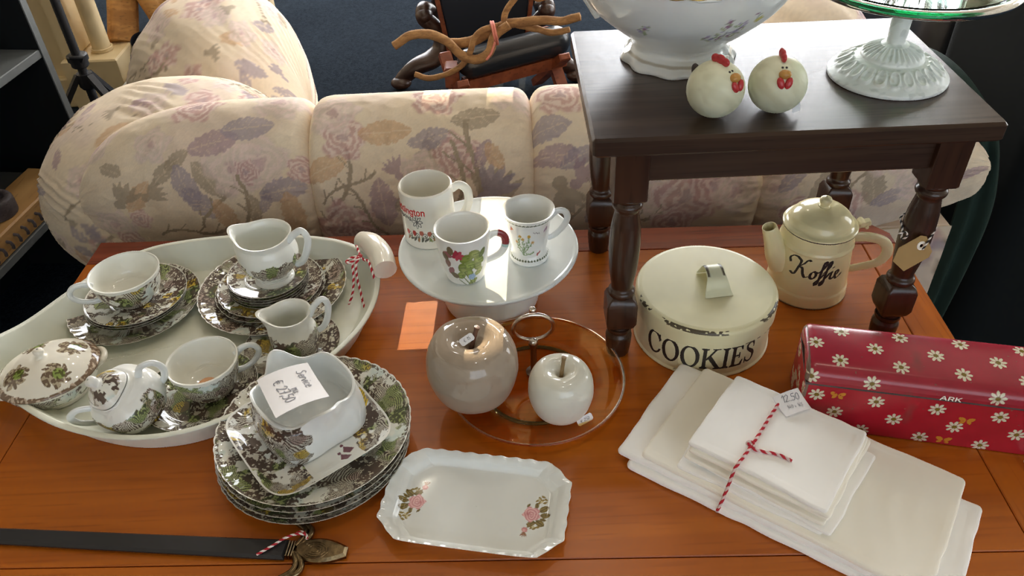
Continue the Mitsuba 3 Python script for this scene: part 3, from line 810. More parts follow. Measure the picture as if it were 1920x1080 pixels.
def toile(X, Y, seed, cover=.62, tone=0, white=None):
    """Brown landscape print with hand-washed green, yellow and blue; X, Y in metres on the unrolled surface."""
    X, Y = np.asarray(X, float), np.asarray(Y, float)
    base = np.array(white if white is not None else CREAM)
    wx, wy = X + .012 * (nz(X, Y, 60, seed + 1) - .5), Y + .012 * (nz(X, Y, 60, seed + 2) - .5)
    reg = .65 * nz(wx, wy, 36, seed + 3, 2) + .35 * nz(X, Y, 120, seed + 14, 2)
    lo = np.quantile(reg, 1 - cover)
    R = sst(lo - .05, lo + .07, reg)                     # how thickly the engraver worked here
    leaf = .5 * nz(X, Y, 560, seed + 4, 1) + .5 * nz(X, Y, 300, seed + 5, 1)
    tuft = nz(wx, wy, 150, seed + 15, 2)
    kind = nz(wx, wy, 34, seed + 6, 2)
    ang = 5 * nz(X, Y, 14, seed + 7, 1)
    st = np.sin((X * np.cos(ang) + Y * np.sin(ang)) * 2 * pi / .0024 + 11 * nz(X, Y, 110, seed + 8))
    inkL = (leaf + .55 * (tuft - .5) > .66 - .24 * R) & (R > .12)
    inkS = (st + 1.6 * (leaf - .5) > .75 - .75 * R) & (R > .25)
    ink = np.where(kind > .47, inkL, inkS)
    tw = (np.abs(nz(wx, wy, 70, seed + 9, 2) - .5) < .010) & (R > .05) & (R < .85)
    ink = ink | tw
    w1, w2, w3 = nz(X, Y, 44, seed + 10, 2), nz(X, Y, 44, seed + 11, 1), nz(X, Y, 30, seed + 12, 1)
    wash = np.tile(base, X.shape + (1,)).astype(float)
    dens = sst(.3, 1, R)[..., None]
    wash = wash * (1 - dens) + (wash * (.74, .69, .62)) * dens
    g = sst(.56, .64, w1) * sst(.2, .8, R)
    wash = lerp_a(wash, (.25, .32, .09), g * .85)
    y = sst(.76, .80, w2) * sst(.3, .9, R)
    wash = lerp_a(wash, (.66, .47, .05), y * .9)
    b = sst(.60, .70, w3) * (1 - R) * sst(lo - .14, lo - .03, reg)
    wash = lerp_a(wash, (.50, .64, .62), b * .6)
    pl = sst(.70, .76, 1 - w2) * R
    wash = lerp_a(wash, (.26, .14, .13), pl * .6)
    inkc = lerp(np.array((.050, .036, .030)), np.array((.115, .078, .058)), nz(X, Y, 90, seed + 13, 1))
    inkc = lerp_a(inkc, (.045, .07, .022), g * .7)
    inkc = lerp_a(inkc, (.16, .10, .03), y * .6)
    return np.where(ink[..., None], inkc, wash)


def lerp_a(c, d, t):
    return c * (1 - t[..., None]) + np.asarray(d) * t[..., None]


def rimprof(R, foot, h, flat, step_top, th=.0035, under_step=.006):
    """Closed plate profile from the middle of the top, over the rim, back under to the middle. flat: radius where the well ends."""
    top = spline([(.0008, th + .001), (flat * .5, th + .001), (flat * .93, th + .0012), (flat * 1.06, th + .003), (flat * 1.16, h * .55), (R * .93, h * .82), (R, h)], step=step_top)
    und = spline([(R, h - .0004), (R * .985, h - th * .75), (R * .9, h * .62 - .001), (flat * 1.12, h * .30), (foot * 1.03, .0015), (foot, .0), (foot * .95, .0), (foot * .92, .0018), (.0008, .0022)], step=under_step)
    return np.vstack([top, und]), len(top)


def scallop(R, n, amp, zamp=0.0, start=.8):
    def fn(t, r, z):
        k = sst(start * R, R, r)
        w = np.abs(np.sin(n * t / 2))
        return r * (1 + amp * k * (w - .6)), z + zamp * k * (w - .5)
    return fn


def plate(key, loc, R, h, flat, seed, label, cat='plate', group=None, foot=None, step=.0011, rim_only=False, cover=.7, sc=None, rz=0.0, tilt=(0, 0), extra=None, white_edge=True, parent=None, rimdark=True):
    prof, nt = rimprof(R, foot or flat * .95, h, flat, step)
    if rim_only:                                         # what lies on it hides the middle: only the rim needs fine print
        keep = np.ones(len(prof), bool); rr = prof[:nt, 0]
        keep[:nt][(rr < R * .70) & (np.arange(nt) % 12 > 0)] = False
        prof = prof[keep]; nt = int(keep[:nt].sum())
    seg = int(2 * pi * R / step)
    v, f, t, r, z = lathe(prof, seg, scallop(R, *sc) if sc else None)
    n = nt * seg
    col = np.tile(CREAM, (len(v), 1)).astype(float)
    X, Y = r * np.cos(t), r * np.sin(t)
    col[:n] = toile(X[:n], Y[:n], seed, cover)
    edge = (np.arange(len(v)) < n) & (r > R * .955)
    if rimdark: col[edge] = np.where((nz(t[edge] * R, r[edge], 420, seed, 2) > .55)[:, None], (.15, .125, .10), col[edge])
    if white_edge: col[(np.arange(len(v)) < n + seg) & (r > R * .988)] = (.80, .79, .73)
    und = (np.arange(len(v)) >= n + seg) & (r > R * .8)   # a printed band shows under the rim
    if und.any(): col[und] = np.where((nz(t[und] * R, z[und] * 2, 340, seed + 40, 2) > .52)[:, None], (.19, .19, .15), (.70, .73, .67))
    if extra: col = extra(col, X, Y, np.arange(len(v)) < n)
    m = move(move((v, f, col), rx=tilt[0], ry=tilt[1]), loc, rz=rz)
    add(key, m, 'mat_ceramic', smooth=True)
    if label: lab(key, label, cat, group)
    return key


def cup(key, loc, Rr, h, Rb, seed, label, cat='teacup', rz=0.0, group=None, handle=True, tilt=(0, 0), cover=.82):
    """Tea cup: printed bowl and a looped handle (towards local +x)."""
    lab(key, label, cat, group)
    out = spline([(Rb * .9, .0), (Rb, .001), (Rb * 1.02, .004), (Rb * 1.25, .010), (Rr * .82, h * .36), (Rr * .93, h * .66), (Rr, h)], step=.0009)
    inn = spline([(Rr, h), (Rr - .0013, h + .0007), (Rr - .0028, h - .001), (Rr * .87, h * .62), (Rr * .72, h * .34), (Rb * .9, .013), (.001, .008)], step=.003)
    seg = 360
    v, f, t, r, z = lathe(np.vstack([[(.001, .003)], out, inn]), seg)
    n = (len(out) + 1) * seg
    col = np.tile((.775, .785, .72), (len(v), 1)).astype(float)
    col[:n] = toile(t[:n] * Rr, z[:n], seed, cover)
    white = z[:n] > h * .93 - .004 * nz(t[:n] * Rr, z[:n], 150, seed + 3)
    col[:n][white] = (.775, .785, .72)
    pl = lambda m: move(move(m, rx=tilt[0], ry=tilt[1]), loc, rz=rz)
    add('bowl', pl((v, f, col)), 'mat_ceramic', smooth=True, parent=key)
    if handle:
        hp = spline([(Rr * .90, 0, h * .80), (Rr * 1.12, 0, h * .93), (Rr * 1.42, 0, h * .90), (Rr * 1.55, 0, h * .66), (Rr * 1.38, 0, h * .42), (Rr * 1.08, 0, h * .30), (Rr * .80, 0, h * .30)], step=.0016)
        v, f = tube(hp, np.stack([np.interp(np.linspace(0, 1, len(hp)), [0, .3, .8, 1], [.0052, .0042, .0040, .0050]), np.full(len(hp), .0034)], 1), 14, up=(0, 1, 0))
        add('handle', pl((v, f)), 'mat_white_ceramic', smooth=True, parent=key)


# ------------------------------------------------------------------ white wooden tray
k = 'serving_tray'
lab(k, 'large white oval wooden tray with a rolled handle end holding the tea set', 'tray')
rim = np.array([(-.742, .800), (-.724, .848), (-.701, .897), (-.670, .958), (-.630, 1.018), (-.565, 1.062), (-.455, 1.080), (-.358, 1.074), (-.272, 1.052), (-.218, 1.008), (-.194, .938), (-.204, .857), (-.240, .786),
                (-.302, .716), (-.377, .668), (-.438, .650), (-.504, .652), (-.578, .676), (-.643, .715), (-.700, .760)])
o = spline(rim, n=240, closed=True)[:-1]
ctr = o.mean(0)
tn = np.roll(o, -1, 0) - np.roll(o, 1, 0); tn /= np.linalg.norm(tn, axis=1, keepdims=True)
nn = np.stack([-tn[:, 1], tn[:, 0]], 1)
if ((o - ctr) * nn).sum() < 0: nn = -nn
rise = .012 * np.exp(-((o - np.array([-.198, .965])) ** 2).sum(1) / .05 ** 2) + .016 * np.exp(-((o - np.array([-.735, .815])) ** 2).sum(1) / .05 ** 2)
TH = .050
rings = []
for d, z, w in ((-.034, .0, 0), (-.030, .0, 0), (-.0285, .0015, 0), (-.016, .5 * TH, .4), (-.002, TH - .002, 1), (-.003, TH, 1), (-.009, TH, 1), (-.0105, TH - .0015, 1), (-.022, .5 * TH, .4), (-.036, .010, 0), (-.040, .008, 0)):
    rings.append(np.c_[o + nn * d, z + rise * w])
for s in np.linspace(.92, .02, 12): rings.append(np.c_[ctr + (o - nn * .040 - ctr) * s, np.full(len(o), .008)])
rings = np.array(rings)
v, f = grid(rings, cv=True)
m = trimesh.Trimesh(v, f, process=False)
if m.face_normals[:len(o)][:, 2].mean() > 0 and False: m.invert()
q = m.vertices[m.faces]; nrm = np.cross(q[:, 1] - q[:, 0], q[:, 2] - q[:, 0])
if nrm[-200:, 2].mean() < 0: m.invert()
v = np.array(m.vertices)
dd = np.hypot(v[:, 0] * 1.0, v[:, 1])
c = lerp((.70, .725, .63), (.60, .62, .56), sst(.5, .75, nz(v[:, 0] * .4, v[:, 1] * .4 + v[:, 2] * 3, 80, 5)) * .6)
add('body', (v, np.array(m.faces), c), 'mat_matt_paint', smooth=30 if False else True, parent=k)
def horn(path, rad):
    p = spline(path, step=.003)
    v, f = tube(p, np.interp(np.linspace(0, 1, len(p)), np.linspace(0, 1, len(rad)), rad), 28, cap=False)
    n = len(p)
    e0, e1 = np.arange(28), (n - 1) * 28 + np.arange(28)
    v = np.vstack([v, v[e0], v[e1], p[:1], p[-1:]])                 # flat sawn ends
    b = n * 28; j = np.arange(28); j2 = (j + 1) % 28
    return v, np.vstack([f, np.stack([j2 + b, j + b, j * 0 + b + 56], 1)[:, ::-1], np.stack([j + b + 28, j2 + b + 28, j * 0 + b + 57], 1)[:, ::-1]])
add('rolled_handle', horn([(-.231, 1.022, .066), (-.213, 1.000, .074), (-.196, .968, .077), (-.186, .936, .073)], [.015, .018, .0185, .0175]), 'mat_cream_ceramic', smooth=50, parent=k)
add('rolled_handle', horn([(-.746, .850, .064), (-.752, .815, .075), (-.745, .780, .070)], [.016, .018, .016]), 'mat_cream_ceramic', smooth=50, parent=k)
k = lab('twine', 'red and white twine knotted round the rolled handle of the white tray', 'twine')
for path in ([(-.2355, .996, .072), (-.233, .985, .082), (-.226, .966, .078), (-.220, .960, .075), (-.213, .953, .078), (-.207, .938, .074), (-.203, .928, .064)],
             [(-.226, .966, .078), (-.238, .963, .078), (-.246, .957, .076), (-.240, .952, .077), (-.227, .963, .079)],
             [(-.226, .965, .079), (-.236, .955, .076), (-.237, .943, .055), (-.240, .935, .036), (-.244, .927, .026), (-.248, .925, .019)],
             [(-.226, .965, .078), (-.231, .951, .074), (-.232, .944, .052), (-.229, .936, .032), (-.226, .925, .018), (-.221, .914, .0115)]):
    add('strand', yarn(path, .0016, WHT, RED, 620), 'mat_yarn', parent=k)
add('knot', ball((-.226, .965, .079), (.0036, .0036, .003), 12), 'mat_red_enamel', parent=k)

FT = .0086                                                       # the tray's floor
# left pile: dinner plate, two saucers, cup
plate('dinner_plate', (-.578, .948, FT), .097, .016, .066, 101, 'brown landscape plate at the bottom of the left pile in the tray', group=None, sc=(40, .012), rim_only=True, cover=.9, step=.0009)
for i in range(3):
    plate('saucer' if i == 0 else f'saucer_{i:03d}', (-.570 + .002 * i, .942 - .001 * i, FT + .0165 + .0052 * i), .074, .012, .038, 110 + i,
          ['lowest of the three saucers under the cup in the left pile of the tray', 'middle one of the three saucers under the cup in the left pile of the tray', 'top saucer, directly under the cup in the left pile of the tray'][i], 'saucer', 'saucers in the left pile', rim_only=i < 2, cover=.85, step=.0009)
cup('teacup', (-.567, .934, FT + .0165 + .0104 + .0058), .0505, .052, .026, 120, 'white teacup with brown landscape print on the saucers at the left of the tray', rz=math.radians(203))
# middle pile: big plate, small saucers, cream jug
plate('dinner_plate_001', (-.370, .968, FT), .113, .019, .074, 131, 'large brown landscape plate with fluted rim under the milk jug pile in the tray', sc=(44, .014, .0010), cover=.9, step=.0009)
names = ['bottom', 'second', 'third', 'fourth', 'fifth', 'sixth']
z = FT + .0062
for i in range(7):
    Rr = .083 if i == 0 else .079 if i == 1 else .060
    hh = .016 if i < 2 else .0115
    key = f'saucer_{3 + i:03d}'
    plate(key, (-.371 + .001 * i, .958 - .0012 * i + (.004 if i < 2 else 0), z), Rr, hh, Rr * .56, 140 + i,
          ('fluted larger saucer, ' + ('lowest' if i == 0 else 'second lowest') + ' in the pile under the big milk jug') if i < 2 else f'small saucer, number {["one", "two", "three", "four", "five"][i - 2]} from below of the five small ones under the big milk jug',
          'saucer', 'saucers under the big milk jug', rim_only=i < 6, sc=(30, .014) if i < 2 else None, cover=.88, step=.0009)
    z += .0105 if i == 1 else .0066 if i == 0 else .0058
zt = z - .0058 + .0052


def jug(key, loc, prof, lip, seed, label, cat='jug', rz=0.0, spout=.3, lift=.01, squeeze=.0, hpath=None, hrad=.004, cover=.5, band=(0, 1), liquid=None, pat=True, seg=320, tilt=(0, 0)):
    """A lathed jug with pulled spout (towards local -x) and a handle on the other side."""
    lab(key, label, cat)
    H = prof[-1][1]
    def sp(t, r, z):
        k = sst(.45 * H, H, z)
        a = np.abs((t - pi + pi) % (2 * pi) - pi)
        a = np.abs(((t - pi) + pi) % (2 * pi) - pi)
        e = np.exp(-(a / .42) ** 2)
        r2 = r * (1 + spout * k * e - squeeze * k * np.sin(t) ** 2)
        return r2, z + lift * sst(.75 * H, H, z) * e + .35 * lift * sst(.8 * H, H, z) * np.exp(-((pi - a) / .5) ** 2)
    out = spline(prof, step=.0012)
    rr, zz = prof[-1]
    inn = spline([(rr, zz), (rr - .0014, zz + .0006), (rr - .003, zz - .001)] + [(max(r - .0035, .001), max(z2, .008)) for r, z2 in prof[-2:1:-1]] + [(.001, .008)], step=.003)
    v, f, t, r, z = lathe(np.vstack([[(.001, .003)], out, inn]), seg, sp)
    n = (len(out) + 1) * seg
    base = (.775, .79, .735)
    col = np.tile(base, (len(v), 1)).astype(float)
    if pat:
        rm = max(p[0] for p in prof)
        tc = toile(t[:n] * rm, z[:n], seed, cover, white=base)
        b0, b1 = band
        edge = .006 * (nz(t[:n] * rm, z[:n], 130, seed + 1) - .5)
        on = (z[:n] / H > b0 + edge * 30) & (z[:n] / H < b1 + edge * 30)
        col[:n] = np.where(on[:, None], tc, col[:n])
    pl = lambda m: move(move(m, rx=tilt[0], ry=tilt[1]), loc, rz=rz)
    add('body', pl((v, f, col)), 'mat_ceramic', smooth=True, parent=key)
    if hpath:
        hp = spline(hpath, step=.0016)
        add('handle', pl(tube(hp, np.stack([np.full(len(hp), hrad * 1.15), np.full(len(hp), hrad * .8)], 1), 14, up=(0, 1, 0))), 'mat_white_ceramic', smooth=True, parent=key)
    return key


jug('milk_jug', (-.354, .945, zt), [(.026, 0), (.029, .0008), (.0285, .004), (.024, .010), (.030, .018), (.040, .032), (.0435, .046), (.0415, .060), (.038, .070), (.0405, .080)], .08, 161,
    'cream milk jug with landscape print on top of the saucer pile in the tray', rz=math.radians(-12), spout=.30, lift=.007, cover=.80, band=(.22, .60), hpath=[(.036, 0, .072), (.050, 0, .086), (.062, 0, .092), (.068, 0, .078), (.060, 0, .052), (.050, 0, .036), (.040, 0, .030)], hrad=.0046)

# right of the tray: cup with peach price disc, small jug, leaning plates
plate('dinner_plate_002', (-.425, .756, FT + .001), .076, .016, .050, 171, 'yellow and green washed saucer under the cup holding a peach disc', 'saucer', sc=(34, .012, .0008), cover=.95, step=.0009)
cup('teacup_001', (-.412, .762, FT + .0085), .0465, .055, .027, 172, 'printed teacup with a peach-coloured disc inside, at the front right of the tray', rz=math.radians(28), cover=.93)
k = lab('price_disc', 'peach-coloured round price sticker lying in the front teacup', 'sticker')
add(k, move(slab(Point(0, 0).buffer(.0125), 0, .0012, .0003), (-.414, .757, FT + .0085 + .0145), rx=.0), 'mat_peach', smooth=False)
plate('saucer_010', (-.318, .842, FT), .068, .013, .036, 173, 'dark printed saucer under the small tall jug at the right of the tray', 'saucer', rim_only=False, cover=.92, step=.0010)
jug('small_jug', (-.306, .828, FT + .006), [(.024, 0), (.026, .0008), (.026, .004), (.030, .014), (.034, .028), (.033, .042), (.028, .056), (.0275, .066), (.0305, .076)], .07, 181,
    'small jug with black-green print and tall twisted handle at the right of the tray', rz=math.radians(8), spout=.42, lift=.006, cover=.92, band=(.0, .62), hpath=[(.026, 0, .066), (.036, 0, .082), (.048, 0, .092), (.054, 0, .082), (.050, 0, .060), (.042, 0, .044), (.030, 0, .036)], hrad=.0040)

# covered dish at the far left
k = 'covered_dish'
lab(k, 'cream covered dish with leaf-printed domed lid at the far left of the tray', 'dish')
CDX, CDY = -.628, .778
el = lambda t, r, z: (r * (1 + .05 * np.cos(2 * t)), z)
prof = np.vstack([[(.001, .003)], spline([(.034, .0), (.037, .001), (.036, .005), (.046, .014), (.056, .028), (.059, .040)], step=.0013), [(.0555, .0405), (.054, .036), (.04, .016), (.001, .010)]])
v, f, t, r, z = lathe(prof, 340, el)
col = np.tile((.80, .77, .67), (len(v), 1)).astype(float)
n = 340 * (len(prof) - 4)
tc = toile(t[:n] * .06, z[:n], 191, .45)
on = np.abs(z[:n] - .026) < .009 + .004 * nz(t[:n], z[:n], 9, 3)
col[:n] = np.where(on[:, None], tc, col[:n])
add('bowl', move((v, f, col), (CDX, CDY, FT), rz=.5), 'mat_ceramic', smooth=True, parent=k)
prof = np.vstack([spline([(.0605, .0415), (.0625, .0425), (.060, .046), (.052, .052), (.036, .061), (.016, .0665), (.007, .0675), (.0045, .071), (.0065, .0755), (.0055, .080), (.001, .0815)], step=.0011), [(.001, .06), (.055, .0412)]])
v, f, t, r, z = lathe(prof, 360, el)
col = np.tile((.80, .77, .67), (len(v), 1)).astype(float)
X, Y = r * np.cos(t), r * np.sin(t)
rim_ = r > .0572 + .0030 * (nz(t * .06, z * 0, 220, 6) - .5)
col[rim_] = np.where((nz(X, Y, 420, 5, 1) > .40)[rim_][:, None], (.16, .10, .06), (.50, .40, .30))
for a0 in (.2, 1.75, 3.5, 5.0):
    cx, cy = .037 * cos(a0), .037 * sin(a0)
    d = np.hypot(X - cx, Y - cy); an = np.arctan2(Y - cy, X - cx)
    sp_ = (d < .0185 * (.62 + .38 * np.abs(np.cos(an * 3.5 + 9 * nz(X, Y, 60, 7))))) & (r > .012) & (r < .057)
    tl = np.where((nz(X, Y, 430, 8, 1) > .47)[:, None], (.14, .095, .06), (.42, .36, .25))
    g = (np.hypot(X - cx - .004, Y - cy) < .0075)[:, None]
    tl = np.where(g, tl * (.55, .85, .30), tl)
    col = np.where(sp_[:, None], tl, col)
add('lid', move((v, f, col), (CDX, CDY, FT), rz=.5), 'mat_ceramic', smooth=True, parent=k)
for a0 in (.5, .5 + pi):
    hp = spline([(.055, -.016, .034), (.066, -.012, .038), (.070, 0, .039), (.066, .012, .038), (.055, .016, .034)], step=.002)
    add('handle', move(tube(hp, .0042, 12), (CDX, CDY, FT), rz=a0), 'mat_cream_ceramic', parent=k)

# sugar pot lying on its side a little, two handles and a knobbed lid
k = 'sugar_pot'
lab(k, 'two-handled lidded sugar pot with blue-green landscape, leaning in front of the covered dish', 'sugar pot')
SPP = lambda m: move(move(m, rx=.20, ry=-.46), (-.486, .7285, FT + .012), rz=.30)
sq = lambda t, r, z: (r * (1 + .055 * np.cos(4 * t)), z)
prof = np.vstack([[(.001, .003)], spline([(.026, 0), (.028, .001), (.030, .006), (.041, .018), (.046, .034), (.044, .050), (.034, .062), (.028, .066), (.0285, .069)], step=.0011), [(.025, .068), (.03, .05), (.001, .01)]])
v, f, t, r, z = lathe(prof, 320, sq)
n = 320 * (len(prof) - 3)
col = np.tile((.80, .81, .77), (len(v), 1)).astype(float)
tc = toile(t[:n] * .045, z[:n], 203, .88, white=(.80, .81, .77))
sky_ = (nz(t[:n] * .045, z[:n], 30, 77, 1) > .5) & (z[:n] > .028)
on = (z[:n] < .052 + .010 * (nz(t[:n] * .045, z[:n], 60, 12) - .5)) & (np.cos(t[:n] - 1.28 * pi) > -.30)
col[:n] = np.where(on[:, None], tc, col[:n])
add('body', SPP((v, f, col)), 'mat_ceramic', smooth=True, parent=k)
prof = np.vstack([spline([(.0265, .0695), (.0280, .0705), (.025, .074), (.017, .083), (.008, .088), (.0055, .090), (.0075, .095), (.0065, .100), (.001, .1025)], step=.0011), [(.001, .08), (.02, .0685)]])
v, f, t, r, z = lathe(prof, 240, sq)
col = np.tile((.80, .81, .77), (len(v), 1)).astype(float)
X, Y = r * np.cos(t), r * np.sin(t)
tc = toile(X, Y, 205, .7)
on = (r > .009) & (r < .024) & (z < .09)
col = np.where(on[:, None], tc, col)
add('lid', SPP((v, f, col)), 'mat_ceramic', smooth=True, parent=k)
for s in (-1, 1):
    hp = spline([(s * .036, 0, .058), (s * .050, 0, .070), (s * .064, 0, .066), (s * .066, 0, .050), (s * .056, 0, .034), (s * .042, 0, .026)], step=.0016)
    add('handle', SPP(tube(hp, np.stack([np.full(len(hp), .0046), np.full(len(hp), .0032)], 1), 14, up=(0, 1, 0))), 'mat_white_ceramic', parent=k)

# ------------------------------------------------------------------ pile of plates with sauce boat, in front
PX, PY = -.256, .660
for i in range(4):
    nm = ['bottom', 'second', 'third', 'top'][i]
    key = f'dinner_plate_{3 + i:03d}'
    plate(key, (PX - .001 + .0015 * i, PY - .001 + .001 * i, .0003 + .0098 * i), .120, .020, .080, 210 + i, f'{nm} plate of four fluted landscape plates piled under the square dish'.replace('second', 'second lowest').replace('third', 'third lowest'), group='plates piled under the square dish', rim_only=i < 3, sc=(46, .010, .0014), cover=.86, rz=.3 * i, white_edge=True, step=.0008 if i == 3 else .0011)
k = 'square_dish'
lab(k, 'rounded square dish with landscape print lying under the sauce boat', 'dish')
seg, Rq = 760, .084
ex = 5.0
def superR(t, e=ex): return 1 / (np.abs(np.cos(t)) ** e + np.abs(np.sin(t)) ** e) ** (1 / e)
top = spline([(.0008, .0052), (.040, .0052), (.060, .0058), (.068, .0082), (.076, .0135), (.0828, .0178), (.0835, .0180)], step=.0008)
und = spline([(.0835, .0176), (.081, .0150), (.066, .0048), (.058, .0006), (.055, .0), (.052, .002), (.0008, .0022)], step=.005)
v, f, t, r, z = lathe(np.vstack([top, und]), seg, lambda t, r, z: (r * superR(t, np.clip(2 + 3.4 * r / Rq, 2, ex)), z))
n = len(top) * seg
X, Y = r * np.cos(t), r * np.sin(t)
col = np.tile(CREAM, (len(v), 1)).astype(float)
col[:n] = toile(X[:n], Y[:n], 221, .78, white=(.80, .82, .79))
r0 = np.repeat(np.vstack([top, und])[:, :1], seg, 1).ravel()
# yellow cornfield patch with dark strokes at the right, two walking figures at the near edge
yp = Polygon([(.074, -.012), (.080, .010), (.062, .040), (.056, .036), (.060, .012), (.050, .002)])
m_ = inside(yp.buffer(.003), X + .004 * (nz(X, Y, 220, 2) - .5), Y + .004 * (nz(X, Y, 220, 3) - .5)) & (np.arange(len(v)) < n)
col[m_] = np.where((np.sin((X - 1.6 * Y) * 900 + 6 * nz(X, Y, 90, 4)) > .55)[m_][:, None], (.16, .12, .05), (.72, .52, .035))
wh = (np.arange(len(v)) < n) & (Y < -.030 + .010 * (nz(X, Y, 45, 31) - .5)) & (X > -.030) & (X < .034)
col[wh] = (.80, .82, .79)
for cx, cy in ((.020, -.055), (.012, -.064)):
    b = Polygon([(cx, cy + .008), (cx + .010, cy - .002), (cx + .002, cy - .006), (cx - .004, cy)]).union(Point(cx - .001, cy + .010).buffer(.0022))
    m_ = inside(b, X, Y) & (np.arange(len(v)) < n); col[m_] = (.16, .055, .07)
col[(r0 > .0815) & (np.arange(len(v)) < n + seg)] = (.80, .80, .75)
SQZ = .0003 + .0098 * 3 + .0066
add(k, move((v, f, col), (-.256, .652, SQZ + .006), rz=math.radians(37)), 'mat_ceramic', smooth=True)

k = 'sauce_boat'
lab(k, 'white square-shouldered sauce boat with two lips and dark tree print, holding a paper note', 'sauce boat')
Hb = .066
out = spline([(.90, 0), (.96, .0012), (1.0, .006), (1.03, .020), (1.02, .036), (.97, .050), (.945, .058), (.955, Hb)], step=.02)
zz = np.array(out)
prof = spline([(.052, 0), (.0545, .0012), (.0555, .006), (.0570, .020), (.0560, .036), (.0530, .050), (.0515, .057), (.0520, Hb)], step=.0010)
inn = spline([(.0520, Hb), (.0506, Hb + .0006), (.0490, Hb - .001), (.050, .048), (.0525, .034), (.052, .018), (.046, .010), (.001, .009)], step=.003)
def boat(t, r, z):
    k2 = superR(t, 3.6) * np.where(np.abs(np.cos(t)) > -1, 1, 1)
    a, b = 1.10, .92                                        # half axes: long (local x) and short (local y)
    rr = r * k2
    lipd = np.minimum(np.abs((t - pi / 2 + pi) % (2 * pi) - pi), np.abs((t + pi / 2 + pi) % (2 * pi) - pi))
    e = np.exp(-(lipd / .30) ** 2) * sst(.45 * Hb, Hb, z)
    sx = np.sqrt((np.cos(t) * a) ** 2 + (np.sin(t) * b) ** 2)
    return rr * sx * (1 + .42 * e), z + .012 * e - .007 * sst(.6 * Hb, Hb, z) * np.exp(-((lipd - .62) / .28) ** 2)
v, f, t, r, z = lathe(np.vstack([[(.001, .002)], prof, inn]), 460, boat)
n = (len(prof) + 1) * 460
col = np.tile((.78, .81, .80), (len(v), 1)).astype(float)
tc = toile(t[:n] * .056, z[:n], 231, .92, white=(.78, .81, .80))
dl = np.abs((t[:n] - pi + pi) % (2 * pi) - pi); dl = np.abs(((t[:n] - pi) + pi) % (2 * pi) - pi)       # dark trees wrap the left end
dr_ = np.abs((t[:n] + pi) % (2 * pi) - pi)
wob = .5 * (nz(t[:n] * .056, z[:n], 80, 33) - .5)
on = (((dl < 1.02 + wob) & (z[:n] < Hb * .90)) | ((dr_ < .42 + wob) & (np.abs(z[:n] - .036) < .020)))
col[:n] = np.where(on[:, None], tc * .8, col[:n])
BO = (-.2540, .6645, SQZ + .006 + .0062)
add('body', move((v, f, col), BO, rz=math.radians(40)), 'mat_ceramic', smooth=True, parent=k)

# the note in the boat
k = 'paper_note'
lab(k, 'white paper note with handwritten price propped on the sauce boat', 'note')
c4 = np.array([(-.3065, .6690, .124), (-.2520, .6980, .121), (-.2140, .6320, .130), (-.2670, .5970, .136)])   # far left, far right, near right, near left
def sheet(c4, n=14, bow=.004, th=.0003):
    u, w = np.meshgrid(np.linspace(0, 1, n), np.linspace(0, 1, n), indexing='ij')
    def at(u, w):
        u, w = np.asarray(u)[..., None], np.asarray(w)[..., None]
        p = (1 - u) * (1 - w) * c4[0] + u * (1 - w) * c4[1] + u * w * c4[2] + (1 - u) * w * c4[3]
        p = p.copy(); p[..., 2] += (bow * 4 * u * (1 - u))[..., 0] - .6 * bow * (4 * w * (1 - w))[..., 0]
        return p
    P = at(u, w); Q = P.copy(); Q[..., 2] -= th
    a, b = grid(P), grid(Q, flip=True)
    return join((a[0], a[1][:, ::-1]), (b[0], b[1][:, ::-1])), at
m, at = sheet(c4)
add('sheet', m, 'mat_paper', smooth=True, parent=k)
def write(at, text, h, u0, w0, du, dw, mt, key, parent, size, lift=.0005):
    pg, _ = handwriting(text, h)
    v, f = fill(pg, .00015)
    # text axes in sheet units: du, dw along the line; the letters stand at right angles to it
    U = u0 + (v[:, 0] * du + v[:, 1] * dw) / size[0]
    W = w0 + (v[:, 0] * dw - v[:, 1] * du) / size[1]
    p = at(U, W); p[:, 2] += lift + v[:, 2]
    add(key, (p, f), mt, smooth=False, parent=parent)
sz_ = (.064, .078)
write(at, 'Service', .0115, .70, .16, .05, 1.0, 'mat_pencil', 'lettering', k, sz_)
write(at, 'nu:', .0105, .47, .52, .05, 1.0, 'mat_pencil', 'lettering', k, sz_)
write(at, '€ 27,50', .0120, .22, .22, .08, 1.0, 'mat_pencil', 'lettering', k, sz_)

# ------------------------------------------------------------------ rose-printed dish
k = 'serving_dish'
lab(k, 'oblong white china dish with two pink rose sprays and wavy rim', 'dish')
DA, DB, DROT, DC = .1085, .0665, math.radians(-11.3), (-.0535, .5635, .0004)
def rect_R(t, r, z):
    c, s = np.abs(np.cos(t)), np.abs(np.sin(t))
    e = 6.0
    base = 1 / ((c / DA) ** e + (s / DB) ** e) ** (1 / e)
    # the corners are cut off in a soft diagonal
    base = np.minimum(base, .1495 / (c + s * 1.05 + 1e-9))
    k2 = sst(.80, 1.0, r)
    x, y = r * base * np.cos(t), r * base * np.sin(t)
    wave = np.where(np.abs(y) / DB > np.abs(x) / DA, np.cos(x * 2 * pi / .0185), np.cos(y * 2 * pi / .0185))
    return r * base * (1 + .006 * k2 * wave), z + .0006 * k2 * wave
top = spline([(.004, .0040), (.5, .0040), (.74, .0042), (.80, .0056), (.865, .0122), (.93, .0158), (.985, .0172), (1.0, .0176)], step=.0085)
und = spline([(1.0, .0171), (.97, .0145), (.86, .0080), (.80, .0012), (.77, .0), (.74, .0008), (.01, .0016)], step=.03)
pr_ = np.vstack([top, und])
v, f, t, r, z = lathe(pr_, 900, rect_R)
n = len(top) * 900
X, Y = r * np.cos(t), r * np.sin(t)
col = np.tile((.775, .815, .81), (len(v), 1)).astype(float)
topm = np.arange(len(v)) < n


